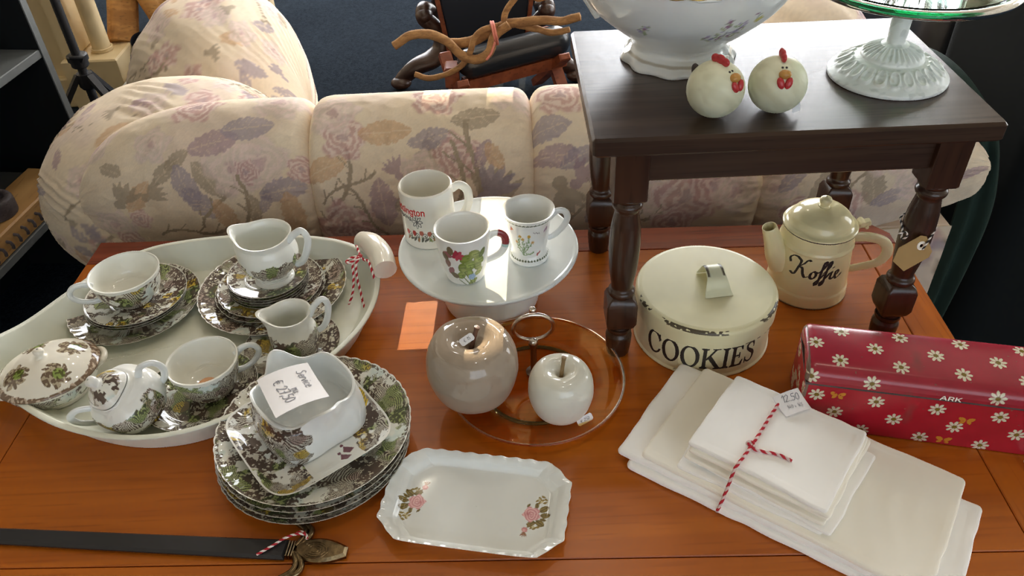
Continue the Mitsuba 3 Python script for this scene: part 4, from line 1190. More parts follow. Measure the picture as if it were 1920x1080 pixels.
def leaf_poly(x, y, L, W, a):
    s = np.linspace(0, pi, 14)
    p = np.r_[np.c_[-np.cos(s) * L / 2, np.sin(s) ** 1.3 * W / 2], np.c_[np.cos(s) * L / 2, -np.sin(s) ** 1.3 * W / 2]]
    return affinity.translate(affinity.rotate(Polygon(p).buffer(0), math.degrees(a), origin=(0, 0)), x, y)


def spray(col, X, Y, m, cx, cy, flip):
    """Pink rose with brown-green leaves; flip = 1 turns it upside down."""
    u, w = (X - cx) * flip, (Y - cy) * flip
    def put(pg, c): k2 = inside(pg, u, w) & m; col[k2] = c
    rn = random.Random(4)
    for (x, y, L, W, a) in ((-.010, .011, .012, .008, 2.6), (.000, .0125, .011, .007, .5), (-.0150, .000, .012, .0075, .1), (-.0125, -.0085, .013, .008, .7), (-.0035, -.012, .0085, .005, 1.6), (-.013, .006, .008, .004, -.2), (.002, .015, .007, .004, 1.2), (.006, -.0115, .006, .003, .9)):
        lf = leaf_poly(x, y, L, W, a)
        put(lf, (.17, .125, .035)); put(affinity.scale(lf, .86, .55), (.25, .19, .06)); put(LineString([(x - L * .45 * cos(a), y - L * .45 * sin(a)), (x + L * .45 * cos(a), y + L * .45 * sin(a))]).buffer(.00045), (.09, .06, .02))
    for (x, y) in ((-.0045, .0185), (-.008, .0165), (-.001, .0175), (-.0125, -.0175), (-.009, -.0205), (-.006, -.017), (-.0095, -.0255), (-.013, -.022), (-.006, -.023), (-.0035, -.0195)):
        put(leaf_poly(x, y, .0055, .0028, rn.uniform(0, 3)), (.26, .19, .05))
    for (x, y) in ((-.008, -.0185), (-.005, -.021), (-.003, .0165)): put(Point(x, y).buffer(.0016), (.60, .55, .34))
    put(LineString([(.001, .012), (.006, .024), (.0075, .029)]).buffer(.0005), (.24, .16, .07))
    for a in (1.0, 1.35, 1.7, 2.0): put(leaf_poly(.006 + .004 * cos(a), .0225 + .005 * sin(a), .008, .0016, a), (.30, .15, .09))
    put(Point(.006, .0215).buffer(.0034), (.60, .26, .27)); put(Point(.0065, .0225).buffer(.0018), (.72, .42, .42))
    r_, th_ = np.hypot(u - .001, w), np.arctan2(w, u - .001)
    lob = .0098 * (1 + .10 * np.sin(5 * th_ + .6) + .05 * np.sin(9 * th_))
    k2 = (r_ < lob) & m
    arcs = np.sin(r_ * 1900 + 1.9 * np.sin(2 * th_ + 1) + 1.2 * np.sin(3 * th_))
    pk = lerp((.62, .26, .29), (.80, .52, .53), sst(-.7, .6, arcs))
    pk = lerp(pk, (.50, .15, .18), np.exp(-(np.hypot(u - .0055, w) / .0028) ** 2) * .8)
    col[k2] = pk[k2]


spray(col, X, Y, topm & (np.hypot(X, Y) < .11), -.0725, -.004, 1)
spray(col, X, Y, topm & (np.hypot(X, Y) < .11), .0670, -.0015, -1)
add(k, move((v, f, col), DC, rz=DROT), 'mat_ceramic', smooth=True)

# ------------------------------------------------------------------ sheathed ornamental dagger
k = 'dagger'
lab(k, 'ornamental dagger in a flat black sheath with scrolled brass hilt, below the tray', 'dagger')
a0, a1 = np.array([-.700, .5615]), np.array([-.2680, .5165])
d = (a1 - a0) / np.linalg.norm(a1 - a0); q = np.array([-d[1], d[0]])
def dg(m): return (np.c_[a1[0] + m[0][:, 0] * d[0] + m[0][:, 1] * q[0], a1[1] + m[0][:, 0] * d[1] + m[0][:, 1] * q[1], m[0][:, 2]], m[1])
add('sheath', dg(slab(Polygon([(-.434, -.0095), (0, -.0125), (0, .0125), (-.434, .0095)]), .0003, .0085, .003)), 'mat_black', smooth=30, parent=k)
for x in (.0008, .0040, .0072): add('collar', dg(slab(sbox(x, -.0098, x + .0022, .0098), .0, .0098, .001)), 'mat_brass', smooth=30, parent=k)
def fish(w=1.0):
    s = np.linspace(0, 1, 30)
    half = .0135 * np.sin(np.clip(s, 0, 1) ** .8 * pi * .93) ** .8 + .0018
    return Polygon(np.r_[np.c_[.010 + .060 * s, half * w], np.c_[.010 + .060 * s[::-1], -half[::-1] * w]])
add('pommel', dg(slab(fish(), .0, .0105, .0032)), 'mat_brass', smooth=30, parent=k)
for j, rr in enumerate((.0030, .0055, .0080, .0102)):
    tt = np.linspace(-2.4, 2.4, 26)
    add('scroll_line', dg(tube(np.c_[.034 + rr * 1.5 * np.cos(tt), -.002 + rr * np.sin(tt), np.full(26, .0105)], .0008, 8)), 'mat_brass', parent=k)
for sg in (-1, 1):
    for o_ in (0, .006):
        pth = spline([(.010 + o_ * .6, sg * .004, .006), (.016 + o_, sg * .016, .007), (.014 + o_ * 1.3, sg * .027, .006), (.002 + o_ * 1.2, sg * .035, .005), (-.006 + o_, sg * .038, .004)], step=.0015)
        add('quillon', dg(tube(pth, np.interp(np.linspace(0, 1, len(pth)), [0, .6, 1], [.0036, .0036, .0024]), 10)), 'mat_brass', parent=k)
k = lab('twine_001', 'red and white twine tied to the dagger hilt in front of the plate pile', 'twine')
add('strand', yarn([(-.299, .5085, .0105), (-.285, .517, .0115), (-.270, .527, .0125), (-.258, .531, .013), (-.247, .530, .0125), (-.245, .5245, .012)], .0013, WHT, RED, 700), 'mat_yarn', parent=k)
add('strand', yarn([(-.247, .530, .0125), (-.252, .535, .0110), (-.258, .533, .0125)], .0013, WHT, RED, 700), 'mat_yarn', parent=k)

# ------------------------------------------------------------------ amber glass plate with tier handle and two ceramic apples
k = 'glass_plate'
lab(k, 'round amber glass plate with a chrome ring handle, carrying two ceramic apples', 'plate')
AX, AY = .0265, .759
prof = [(.0008, .0052), (.066, .0052), (.074, .0062), (.080, .0095), (.090, .0118), (.110, .0142), (.1175, .0158), (.1190, .0172), (.1195, .0158), (.1175, .0135), (.108, .0118), (.088, .0090), (.079, .0062), (.0745, .0022), (.0730, .0014), (.0008, .0014)]
v, f, *_ = lathe(poly(prof, step=.0015), 160)
add('plate', move((v, f), (AX, AY, 0.0002)), 'mat_amber_glass', smooth=True, parent=k)
add('foot_ring', ring((AX, AY, .0026), .0715, .0026, (0, 0, 1), 96, 10), 'mat_iron', parent=k)
add('rim_bead', ring((AX, AY, .0165), .1190, .0019, (0, 0, 1), 140, 12), 'mat_amber_solid', parent=k)
HX, HY = .0250, .7780
v, f, *_ = lathe([(.0005, .0056), (.011, .0056), (.011, .0075), (.0045, .009), (.0042, .052), (.0056, .055), (.0068, .0595), (.0062, .0640), (.0040, .067), (.0005, .068)], 32)
add('pole', move((v, f), (HX, HY, 0)), 'mat_chrome_dark', parent=k)
add('ring_handle', ring((HX + .0005, HY, .0890), .0265, .0027, (.05, -1, -.18), 72, 14), 'mat_chrome', smooth=True, parent=k)
for c_, r_ in (((HX, HY, .0625), .0066), ((HX + .0005, HY + .004, .1160), .0048)): add('knob', ball(c_, r_, 14), 'mat_chrome', smooth=True, parent=k)


def apple(key, c, R, h, mt, stem_mt, stem, label, seed, sq=.0):
    lab(key, label, 'ornament')
    P = spline([(.001, .06), (.14, .02), (.34, .0), (.62, .055), (.86, .22), (.985, .46), (1.0, .62), (.95, .82), (.79, .97), (.52, 1.025), (.30, .985), (.14, .90), (.05, .83), (.001, .81)], step=.012)
    P = np.c_[P[:, 0] * R, P[:, 1] * h]
    v, f, *_ = lathe(P, 120, lambda t, r, z: (r * (1 + sq * np.cos(5 * t + seed) * sst(.3 * h, h, z) - sq * .8 * np.cos(5 * t + seed) * sst(.5 * h, 0, z)), z))
    add('body', move((v, f), c), mt, smooth=True, parent=key)
    add('stem', tube(np.array(spline(stem, step=.002)) + c, np.interp(np.linspace(0, 1, len(spline(stem, step=.002))), [0, .85, 1], [.0028, .0026, .0036]) * (R / .05) ** .5, 12), stem_mt, parent=key)


apple('ceramic_apple', (-.0550, .7260, .0188), .0585, .103, 'mat_taupe_glaze', 'mat_dark_stem', [(0, 0, .082), (.003, .001, .096), (.010, .004, .119)], 'big glossy taupe ceramic apple on the amber glass plate', 1, .014)
apple('ceramic_apple_001', (.0560, .6995, .0088), .0415, .078, 'mat_pale_glaze', 'mat_stem', [(0, 0, .060), (.001, 0, .072), (.004, .002, .098)], 'small white ceramic apple with a long stem on the amber glass plate', 2, .006)


def sticker(key, text, label, c, yaw, tilt, w=.019, h=.0105, tx=.0042, spin=0.0):
    """A small cut-cornered price sticker standing tilted at c, with its pencilled price."""
    lab(key, label, 'price sticker')
    pg = Polygon([(-w / 2, -h * .3), (-w / 2 + .002, -h / 2), (w / 2 - .002, -h / 2), (w / 2, -h * .3), (w / 2, h * .3), (w / 2 - .002, h / 2), (-w / 2 + .002, h / 2), (-w / 2, h * .3)])
    pl = lambda m: stand(m, c, yaw, tilt, spin)
    add('paper', pl(slab(pg, -.0003, .0, .0001)), 'mat_sticker', smooth=False, parent=key)
    g, W = handwriting(text, tx, w=.11)
    v, f = fill(g, .00012)
    add('lettering', pl((v + [-W / 2, -tx * .5, .00005], f)), 'mat_pencil', smooth=False, parent=key)


sticker('price_sticker', '€ 15', 'white price sticker on top of the big taupe apple beside its stem', (-.0585, .7210, .1258), -.1, 1.10, spin=.65)
sticker('price_sticker_001', '€ 250', 'white price sticker hanging at the foot of the small white apple', (.0855, .6790, .0160), .30, .55, w=.022, spin=.22)

# ------------------------------------------------------------------ white cake stand with three mugs
k = 'cake_stand'
lab(k, 'white ceramic cake stand on a broad foot carrying three mugs', 'cake stand')
CX, CY = -.0320, .9465
prof = spline([(.001, .010), (.058, .003), (.066, .0), (.0700, .002), (.0730, .012), (.0740, .030), (.0715, .052), (.066, .072), (.064, .084), (.075, .089), (.110, .0905), (.127, .0930), (.1318, .0975), (.1315, .1010), (.128, .1018), (.118, .1003), (.06, .0998), (.001, .0998)], step=.0025)
v, f, *_ = lathe(prof, 180)
add(k, move((v, f), (CX, CY, 0)), 'mat_stand_glaze', smooth=True)
MZ = .1004


def mug(key, loc, prof, label, painter, hpath, hrad, rz, hmat='mat_cream_ceramic', base=(.80, .78, .70), seg=420, redcap=False):
    lab(key, label, 'mug')
    out = spline(prof, step=.0011)
    rr, zz = prof[-1]
    inn = spline([(rr, zz), (rr - .0015, zz + .0009), (rr - .0032, zz - .001)] + [(max(r - .0035, .001), max(z2, .007)) for r, z2 in prof[-2:1:-1]] + [(.001, .007)], step=.004)
    v, f, t, r, z = lathe(np.vstack([[(.001, .002)], out, inn]), seg)
    n = (len(out) + 1) * seg
    col = np.tile(base, (len(v), 1)).astype(float)
    R = max(p[0] for p in prof)
    # metres along the outside, measured from the side that faces the camera
    A = ((t[:n] - 1.5 * pi + rz + pi) % (2 * pi) - pi) * R
    c = col[:n].copy(); painter(c, A, z[:n]); col[:n] = c
    add('body', move((v, f, col), loc, rz=rz), 'mat_ceramic', smooth=True, parent=key)
    hp = spline(hpath, step=.0015)
    h = tube(hp, np.stack([np.full(len(hp), hrad * 1.25), np.full(len(hp), hrad * .8)], 1), 14, up=(0, 1, 0))
    if redcap:
        k2 = np.r_[np.repeat(np.arange(len(hp)), 14), 0, len(hp) - 1] / len(hp)
        cc = np.where(((k2 > .22) & (k2 < .50))[:, None], (.22, .03, .035), np.where(((k2 >= .50) & (k2 < .56))[:, None], (.42, .58, .55), base))
        add('handle', move((h[0], h[1], cc), loc, rz=rz), 'mat_ceramic', smooth=True, parent=key)
    else:
        add('handle', move(h, loc, rz=rz), hmat, smooth=True, parent=key)


def painted(items):
    def fn(c, A, z):
        for pg, co in items: c[inside(pg, A, z)] = co
    return fn


def scaled(items, kx, ky, x0, y0): return [(affinity.scale(pg, kx, ky, origin=(x0, y0)), c) for pg, c in items]


items = []
rn = random.Random(8)
# mug one: star flower and a row of flowers along the foot
for a in np.linspace(0, 2 * pi, 9)[:-1]:
    items.append((leaf_poly(-.014 + .0045 * cos(a), .040 + .0045 * sin(a), .0085, .0030, a).exterior.buffer(.00045), (.13, .13, .12)))
items.append((Point(-.014, .040).buffer(.0013), (.13, .13, .12)))
for i in range(11):
    x = -.033 + i * .0058
    items.append((LineString([(x, .014), (x + .001, .021)]).buffer(.0005), (.10, .14, .05)))
    items.append((leaf_poly(x + .002, .0165, .0080, .0032, rn.uniform(.3, 2.6)), rn.choice([(.13, .17, .05), (.08, .08, .06), (.20, .24, .08), (.30, .14, .06)])))
    if i % 2 == 0: items.append((Point(x + .001, .0235 + .002 * rn.random()).buffer(.0034), rn.choice([(.45, .045, .04), (.36, .09, .05), (.50, .06, .06)])))
    else:
        items.append((Point(x, .0215).buffer(.0030).exterior.buffer(.0005), (.10, .10, .09)))
        items.append((Point(x, .0215).buffer(.0012), (.10, .10, .09)))
mug('coffee_mug', (-.118, .982, MZ), [(.034, 0), (.0375, .0008), (.0385, .004), (.0388, .03), (.0388, .088)], 'tall cream straight mug with red lettering and a flower row, on the cake stand',
    painted(scaled(items, 1.0, 1.30, 0, .012)), [(.037, 0, .074), (.049, 0, .079), (.060, 0, .068), (.061, 0, .048), (.053, 0, .030), (.037, 0, .024)], .0052, math.radians(12))
for text, h, a0, z0, mt, bold, kx in (('Paddington', .0104, -1.60, .0595, 'mat_red_print', True, .80), ('-Spring-', .0062, -1.36, .0500, 'mat_ink', False, .95)):
    m = text_mesh(text, h, .00025, bold)
    m.apply_scale([kx, 1, 1])
    m = m.subdivide_to_size(.004) if len(m.faces) < 20000 else m
    add('lettering', move(bend((m.vertices, m.faces), .0388, 1.5 * pi + a0, z0), (-.118, .982, MZ)), mt, smooth=False, parent='coffee_mug')

items = []
for (x, y, L, W, a) in ((.004, .048, .017, .012, .4), (.014, .052, .016, .011, 2.6), (.020, .042, .017, .011, -.6), (.008, .038, .018, .013, .2), (.018, .034, .014, .010, 2.4), (-.002, .036, .014, .010, 1.3), (.020, .026, .014, .008, .5), (.006, .028, .013, .009, -.5), (-.004, .025, .013, .010, .8), (.012, .014, .014, .007, .4), (.000, .030, .012, .008, 2.0), (.024, .050, .013, .008, 1.0)):
    g = rn.choice([(.17, .22, .05), (.22, .28, .07), (.13, .17, .05), (.26, .30, .10)])
    lf = leaf_poly(x, y, L, W, a)
    items += [(lf, g), (affinity.scale(lf, .7, .45), tuple(1.35 * q for q in g)), (affinity.scale(lf, .95, .06), (.09, .12, .03))]
for a in np.linspace(0, 2 * pi, 8)[:-1]: items.append((leaf_poly(-.006 + .0035 * cos(a), .053 + .0035 * sin(a), .008, .0045, a), rn.choice([(.32, .035, .06), (.42, .06, .09)])))
for x, y in ((-.018, .052), (-.020, .040), (-.017, .030), (-.014, .058), (-.022, .048), (-.013, .024)): items.append((leaf_poly(x, y, .012, .008, rn.uniform(0, 3)), rn.choice([(.20, .10, .08), (.26, .11, .12), (.15, .12, .07)])))
for p0, p1 in (((.008, .036), (.016, .006)), ((.000, .030), (.012, .008)), ((-.003, .024), (.010, .005)), ((-.008, .018), (.004, .007))): items.append((LineString([p0, p1]).buffer(.0007), (.15, .19, .06)))
for a in (0, 1.2, 2.4, 3.6, 5.0): items.append((Point(.010 + .003 * cos(a), .021 + .0025 * sin(a)).buffer(.0024), (.30, .42, .58)))
mug('coffee_mug_001', (-.064, .884, MZ), [(.022, 0), (.026, .0008), (.0272, .004), (.0312, .022), (.0345, .045), (.0370, .065), (.0382, .080)], 'white tapered mug with red clover, green leaves and red-topped handle on the cake stand',
    painted(scaled(items, 1.28, 1.32, -.002, .036)), [(.031, 0, .058), (.044, 0, .066), (.056, 0, .060), (.0575, 0, .045), (.049, 0, .030), (.029, 0, .020)], .0042, math.radians(4), base=(.785, .79, .75), redcap=True)

items, sprig = [], None
for i in range(40):
    x = -.115 + i * .0059
    items.append((leaf_poly(x, .0745, .0058, .0030, .1), (.08, .10, .06))); items.append((leaf_poly(x, .0098, .0050, .0034, .15 * (-1) ** i), (.07, .09, .05)))
border, items = items, []
st = [(-.012, .018), (-.010, .030), (-.011, .044)]
for s in (st, [(-.011, .022), (-.004, .032), (.002, .040)], [(-.011, .020), (-.018, .030), (-.021, .038)], [(-.010, .028), (-.004, .042), (-.003, .050)], [(-.012, .019), (.000, .022), (.006, .024)], [(-.011, .026), (-.017, .038), (-.015, .049)]):
    p = spline(s, step=.003); items.append((LineString(p).buffer(.0004), (.16, .24, .11)))
    for q_ in p[1:]:
        for _ in range(2): items.append((leaf_poly(q_[0] + rn.uniform(-.0022, .0022), q_[1] + rn.uniform(-.001, .002), .0036, .0012, rn.uniform(0, 3)), (.20, .30, .13)))
for x, y, c in ((-.015, .051, (.60, .36, .04)), (-.002, .052, (.62, .40, .05)), (.003, .042, (.60, .45, .25)), (-.021, .041, (.55, .36, .14)), (-.011, .047, (.58, .40, .12))): items += [(Point(x, y).buffer(.0024), c), (Point(x, y).buffer(.0010), (.38, .18, .03))]
for x, y, c in ((-.029, .058, (.50, .14, .06)), (-.027, .060, (.50, .14, .06)), (.022, .056, (.38, .28, .38)), (.025, .058, (.38, .28, .38)), (.012, .0195, (.36, .09, .09)), (.015, .0215, (.36, .09, .09))): items.append((leaf_poly(x, y, .0062, .0032, rn.uniform(.5, 2.2)), c))
items.append((LineString(spline([(.004, .058), (.006, .0565), (.008, .0572), (.010, .0555), (.012, .0560), (.013, .054)], step=.001)).buffer(.0005), (.25, .25, .25)))
mug('coffee_mug_002', (.0272, .918, MZ), [(.022, 0), (.0265, .0006), (.0275, .004), (.0268, .010), (.0245, .016), (.0250, .022), (.0272, .034), (.0290, .050), (.0312, .066), (.0345, .077), (.0368, .082)], 'white footed mug with daisy sprig and leaf borders on the cake stand',
    painted(border + scaled(items, 1.25, 1.10, -.006, .020)), [(.029, 0, .064), (.040, 0, .074), (.051, 0, .072), (.0545, 0, .060), (.047, 0, .045), (.036, 0, .034), (.0265, 0, .030)], .0038, math.radians(4), hmat='mat_white_ceramic', base=(.78, .795, .76))

# ------------------------------------------------------------------ cream cookie tin
k = 'cookie_tin'
lab(k, 'round cream enamel tin lettered COOKIES with a chipped lid and strap handle', 'tin')
KX, KY, KR = .2705, .8520, .0950
def rough_edge(c, X, Y, z, t, rad): return c
prof = [(.001, .002), (KR - .004, .0012), (KR - .0005, .0), (KR + .0014, .0014), (KR + .0008, .0032), (KR - .0012, .0045), (KR - .0012, .062)]
v, f, t, r, z = lathe(poly(prof, step=.0022), 300)
c = np.tile((.715, .68, .45), (len(v), 1)).astype(float)
c[(nz(t * KR, z, 120, 3) > .70) & (z < .006)] = (.12, .10, .07)
add('body', move((v, f, c), (KX, KY, 0)), 'mat_enamel_print', smooth=True, parent=k)
LR = KR + .0022
prof = spline([(LR - .0018, .0560), (LR, .0560)], step=.001).tolist() + spline([(LR, .0560), (LR + .0002, .076), (LR - .0006, .0815), (LR - .0035, .0845), (LR - .008, .0855)], step=.0007).tolist() + spline([(LR - .008, .0855), (.06, .0862), (.03, .0866), (.001, .0868)], step=.003).tolist()
v, f, t, r, z = lathe(prof, 900)
X, Y = r * np.cos(t), r * np.sin(t)
c = lerp((.715, .675, .435), (.665, .625, .40), sst(.5, .75, nz(X, Y, 30, 4)) * .7)
edge = np.abs(z - .0822) < .0024
deg = np.degrees(t) % 360
def arc(d0, d1): return sst(d0 - 3, d0 + 5, deg) * sst(d1 + 3, d1 - 5, deg)
ch = np.maximum.reduce([arc(222, 276), arc(304, 338) * .8, arc(188, 206) * .55])
chip = edge & (nz(t * KR, z * 2.2, 220, 9, 2) < .30 + .36 * ch * (ch > .04) - .22 * (ch <= .04))
c[chip] = (.075, .060, .035)
low = (z < .0578) & (nz(t * KR, z, 160, 12) > .72 - .34 * arc(290, 328)) & (deg > 284) & (deg < 335)
c[low] = (.14, .12, .08)
add('lid', move((v, f, c), (KX, KY, 0)), 'mat_enamel_print', smooth=True, parent=k)
hp = spline([(0, -.030, .0868), (0, -.022, .094), (0, -.013, .106), (0, .001, .112), (0, .013, .109), (0, .020, .098), (0, .026, .0875)], step=.0018)
wv = np.interp(np.linspace(0, 1, len(hp)), [0, .35, .65, 1], [.0200, .0135, .0120, .0150])
N = len(hp)
tg = np.gradient(hp, axis=0); tg /= np.linalg.norm(tg, axis=1, keepdims=True)
nr = np.cross([1, 0, 0], tg)
ang = np.linspace(0, 2 * pi, 24, endpoint=False)
P = hp[:, None] + (np.sign(np.cos(ang)) * np.abs(np.cos(ang)) ** .4)[None, :, None] * wv[:, None, None] * np.array([1, 0, 0]) + (np.sin(ang) * .0011)[None, :, None] * nr[:, None]
v, f = grid(P, cv=True)
c = np.tile((.68, .675, .47), (len(v), 1)).astype(float)
top = (v[:, 2] > .1085) & (np.abs(np.abs(v[:, 0]) - .010) < .0022)
c[top] = (.09, .075, .05)
add('strap_handle', move((v, f, c), (KX + .008, KY + .002, 0), rz=.10), 'mat_enamel_print', smooth=True, parent=k)


def serif_word():
    """C O O K I E S in an old-style roman cut, capital height 1."""
    H = 1.0
    def bx(x0, y0, x1, y1): return sbox(x0, y0, x1, y1)
    def ell(cx, cy, a, b): return affinity.scale(Point(0, 0).buffer(1, quad_segs=24), a, b).__class__ and affinity.translate(affinity.scale(Point(0, 0).buffer(1, quad_segs=24), a, b), cx, cy)
    def stem(x, w=.135, s=.095):
        return unary_union([bx(x, 0, x + w, H), bx(x - s, 0, x + w + s, .035), bx(x - s, H - .035, x + w + s, H), Polygon([(x - s, .035), (x + w + s, .035), (x + w, .09), (x, .09)]), Polygon([(x - s, H - .035), (x + w + s, H - .035), (x + w, H - .09), (x, H - .09)])])
    O = ell(.43, .5, .43, .52).difference(affinity.rotate(ell(.43, .5, .285, .465), 8))
    C = ell(.43, .5, .43, .52).difference(affinity.rotate(ell(.45, .5, .30, .465), 8)).difference(bx(.66, .27, 1.2, .73)).difference(Polygon([(.43, .5), (1.3, .20), (1.3, .80)]))
    C = C.union(bx(.715, .66, .750, .97)).union(Polygon([(.55, .02), (.72, .10), (.77, .26), (.74, .26), (.66, .12), (.52, .035)]))
    K = unary_union([stem(.10), Polygon([(.235, .46), (.28, .44), (.70, .965), (.62, .965)]), bx(.52, .965, .86, H), Polygon([(.33, .52), (.46, .62), (.90, .035), (.72, .035)]), bx(.62, 0, 1.02, .035), Polygon([(.70, .035), (.92, .035), (.84, .11), (.70, .10)])])
    I = stem(.10)
    E = unary_union([stem(.10), bx(.10, 0, .60, .045), bx(.10, H - .045, .57, H), bx(.2, .495, .46, .535), Polygon([(.60, 0), (.66, .24), (.625, .24), (.50, .04)]), Polygon([(.57, H), (.60, H - .22), (.565, H - .22), (.46, H - .04)]), bx(.44, .39, .475, .64)])
    c = spline([(.50, .80), (.42, .945), (.27, .965), (.12, .86), (.16, .68), (.34, .54), (.49, .40), (.51, .20), (.40, .05), (.22, .035), (.07, .17)], n=60)
    w = .045 + .10 * np.exp(-((np.linspace(0, 1, 60) - .5) / .17) ** 2)
    S = unary_union([LineString(c[i:i + 2]).buffer(w[i] / 2) for i in range(59)] + [bx(.485, .70, .515, .97), bx(.04, .03, .072, .30)])
    out, x = [], 0
    for g, adv in ((C, .90), (O, .95), (O, .93), (K, .98), (I, .40), (E, .74), (S, .6)):
        out.append(affinity.translate(g, x, 0)); x += adv
    return unary_union(out).buffer(0).simplify(.004), x - .05


pg, W = serif_word()
hh = .0370
pg = pg.buffer(.014)
pg = affinity.scale(pg, hh * .79, hh, origin=(0, 0))
v, f = fill(pg, .00025, step=.004)
add('lettering', move(bend((v, f), KR - .0011, math.radians(207), .0160), (KX, KY, 0)), 'mat_ink', smooth=False, parent=k)

# ------------------------------------------------------------------ enamel coffee pot
k = 'coffee_pot'
lab(k, 'cream enamel coffee pot lettered Koffie with domed lid under the side table', 'coffee pot')
QX, QY = .4520, .9440
prof = [(.001, .0035), (.052, .0020), (.0590, .0), (.0600, .0015), (.0596, .004)] + spline([(.0596, .004), (.0588, .016), (.0583, .0195), (.0572, .0215), (.0566, .026), (.0545, .055), (.0522, .086), (.0525, .089), (.0535, .0915), (.0523, .094), (.0510, .099), (.0500, .116)], step=.0015).tolist()
v, f, t, r, z = lathe(prof, 180)
c = np.tile((.76, .69, .405), (len(v), 1)).astype(float)
c[(z < .0022) & (r > .05)] = (.05, .04, .03)
add('body', move((v, f, c), (QX, QY, 0)), 'mat_enamel_gloss', smooth=True, parent=k)
prof = spline([(.048, .1130), (.0520, .1150), (.0530, .1175), (.0515, .1195), (.047, .1215), (.044, .1250), (.040, .1330), (.030, .1410), (.016, .1455), (.007, .1465)], step=.0013).tolist() + spline([(.0085, .1465), (.0062, .1490), (.0086, .1545), (.0072, .1600), (.001, .1622)], step=.0012).tolist()
v, f, t, r, z = lathe(prof, 150)
c = np.tile((.77, .70, .415), (len(v), 1)).astype(float)
c[z < .1172] = (.035, .03, .03)
add('lid', move((v, f, c), (QX, QY, 0), ), 'mat_enamel_gloss', smooth=True, parent=k)
pth = spline([(-.046, -.004, .052), (-.058, -.006, .072), (-.067, -.007, .095), (-.077, -.008, .120)], step=.003)
v, f = tube(pth, np.interp(np.linspace(0, 1, len(pth)), [0, .5, 1], [.0205, .0145, .0105]), 24, cap=False)
P = v.reshape(len(pth), 24, 3)
tg = pth[-1] - pth[-2]; tg /= np.linalg.norm(tg)
inn_ = np.array([pth[-1] + (P[-1] - pth[-1]) * .86, pth[-1] - tg * .03 + (P[-1] - pth[-1]) * .80])
m1 = grid(np.concatenate([P, inn_]), cv=True, flip=True)
add('spout', move(m1, (QX, QY, 0)), 'mat_cream_enamel', smooth=True, parent=k)
hp = spline([(.049, -.006, .093), (.072, -.012, .096), (.092, -.018, .091), (.101, -.020, .074), (.094, -.018, .054), (.074, -.012, .042), (.053, -.007, .034)], step=.002)
add('handle', move(tube(hp, np.stack([np.interp(np.linspace(0, 1, len(hp)), [0, .4, 1], [.0088, .0080, .0060]), np.full(len(hp), .0030)], 1), 16, up=(0, 1, 0)), (QX, QY, 0)), 'mat_cream_enamel', smooth=True, parent=k)
hg = join(move(slab(rrect(.020, .011, .002, 3), -.004, .004, .001), (.0605, -.006, .117), ry=-.25), tube([(.058, -.013, .1185), (.058, .002, .1185)], .0045, 16), tube([(.064, -.0135, .114), (.064, -.010, .114)], .0026, 12))
add('hinge', move(hg, (QX, QY, 0)), 'mat_cream_enamel', smooth=35, parent=k)
KO = [[(.10, 1.02), (.22, .93), (.30, .82), (.20, .40), (.10, .06), (.0, .02), (-.12, .10)], [(-.22, .60), (-.30, .80), (-.12, 1.0), (.12, 1.02)], [(.74, .96), (.62, 1.0), (.45, .74), (.22, .52)], [(.22, .52), (.40, .50), (.48, .20), (.60, .02), (.76, .10)],
      [(.98, .42), (.86, .30), (.84, .08), (.96, .0), (1.08, .16), (1.08, .36), (.98, .44)], [(1.06, .40), (1.16, .36), (1.24, .40)],
      [(1.20, .36), (1.44, .66), (1.52, .94), (1.42, .98), (1.34, .60), (1.24, -.16), (1.14, -.34), (1.12, -.16), (1.34, .10), (1.46, .30)],
      [(1.44, .36), (1.68, .66), (1.76, .94), (1.66, .98), (1.58, .60), (1.48, -.16), (1.38, -.34), (1.36, -.16), (1.58, .10), (1.72, .36)],
      [(1.84, .42), (1.78, .10), (1.88, .0), (2.0, .16)], [(1.88, .64), (1.89, .66)], [(2.0, .16), (2.14, .24), (2.20, .38), (2.08, .44), (2.02, .20), (2.10, .0), (2.30, .10), (2.38, .20)]]
pg = affinity.scale(pen(KO, .030, nib=.105, ang=28), .0305, .0305, origin=(0, 0))
v, f = fill(pg, .00025, step=.003)
def pot_r(z): return np.interp(z, [.026, .055, .086], [.0566, .0545, .0522])
v2, f2 = bend((v, f), .0545, math.radians(222), .0545, pot_r)
add('lettering', move((v2, f2), (QX, QY, 0)), 'mat_ink', smooth=False, parent=k)

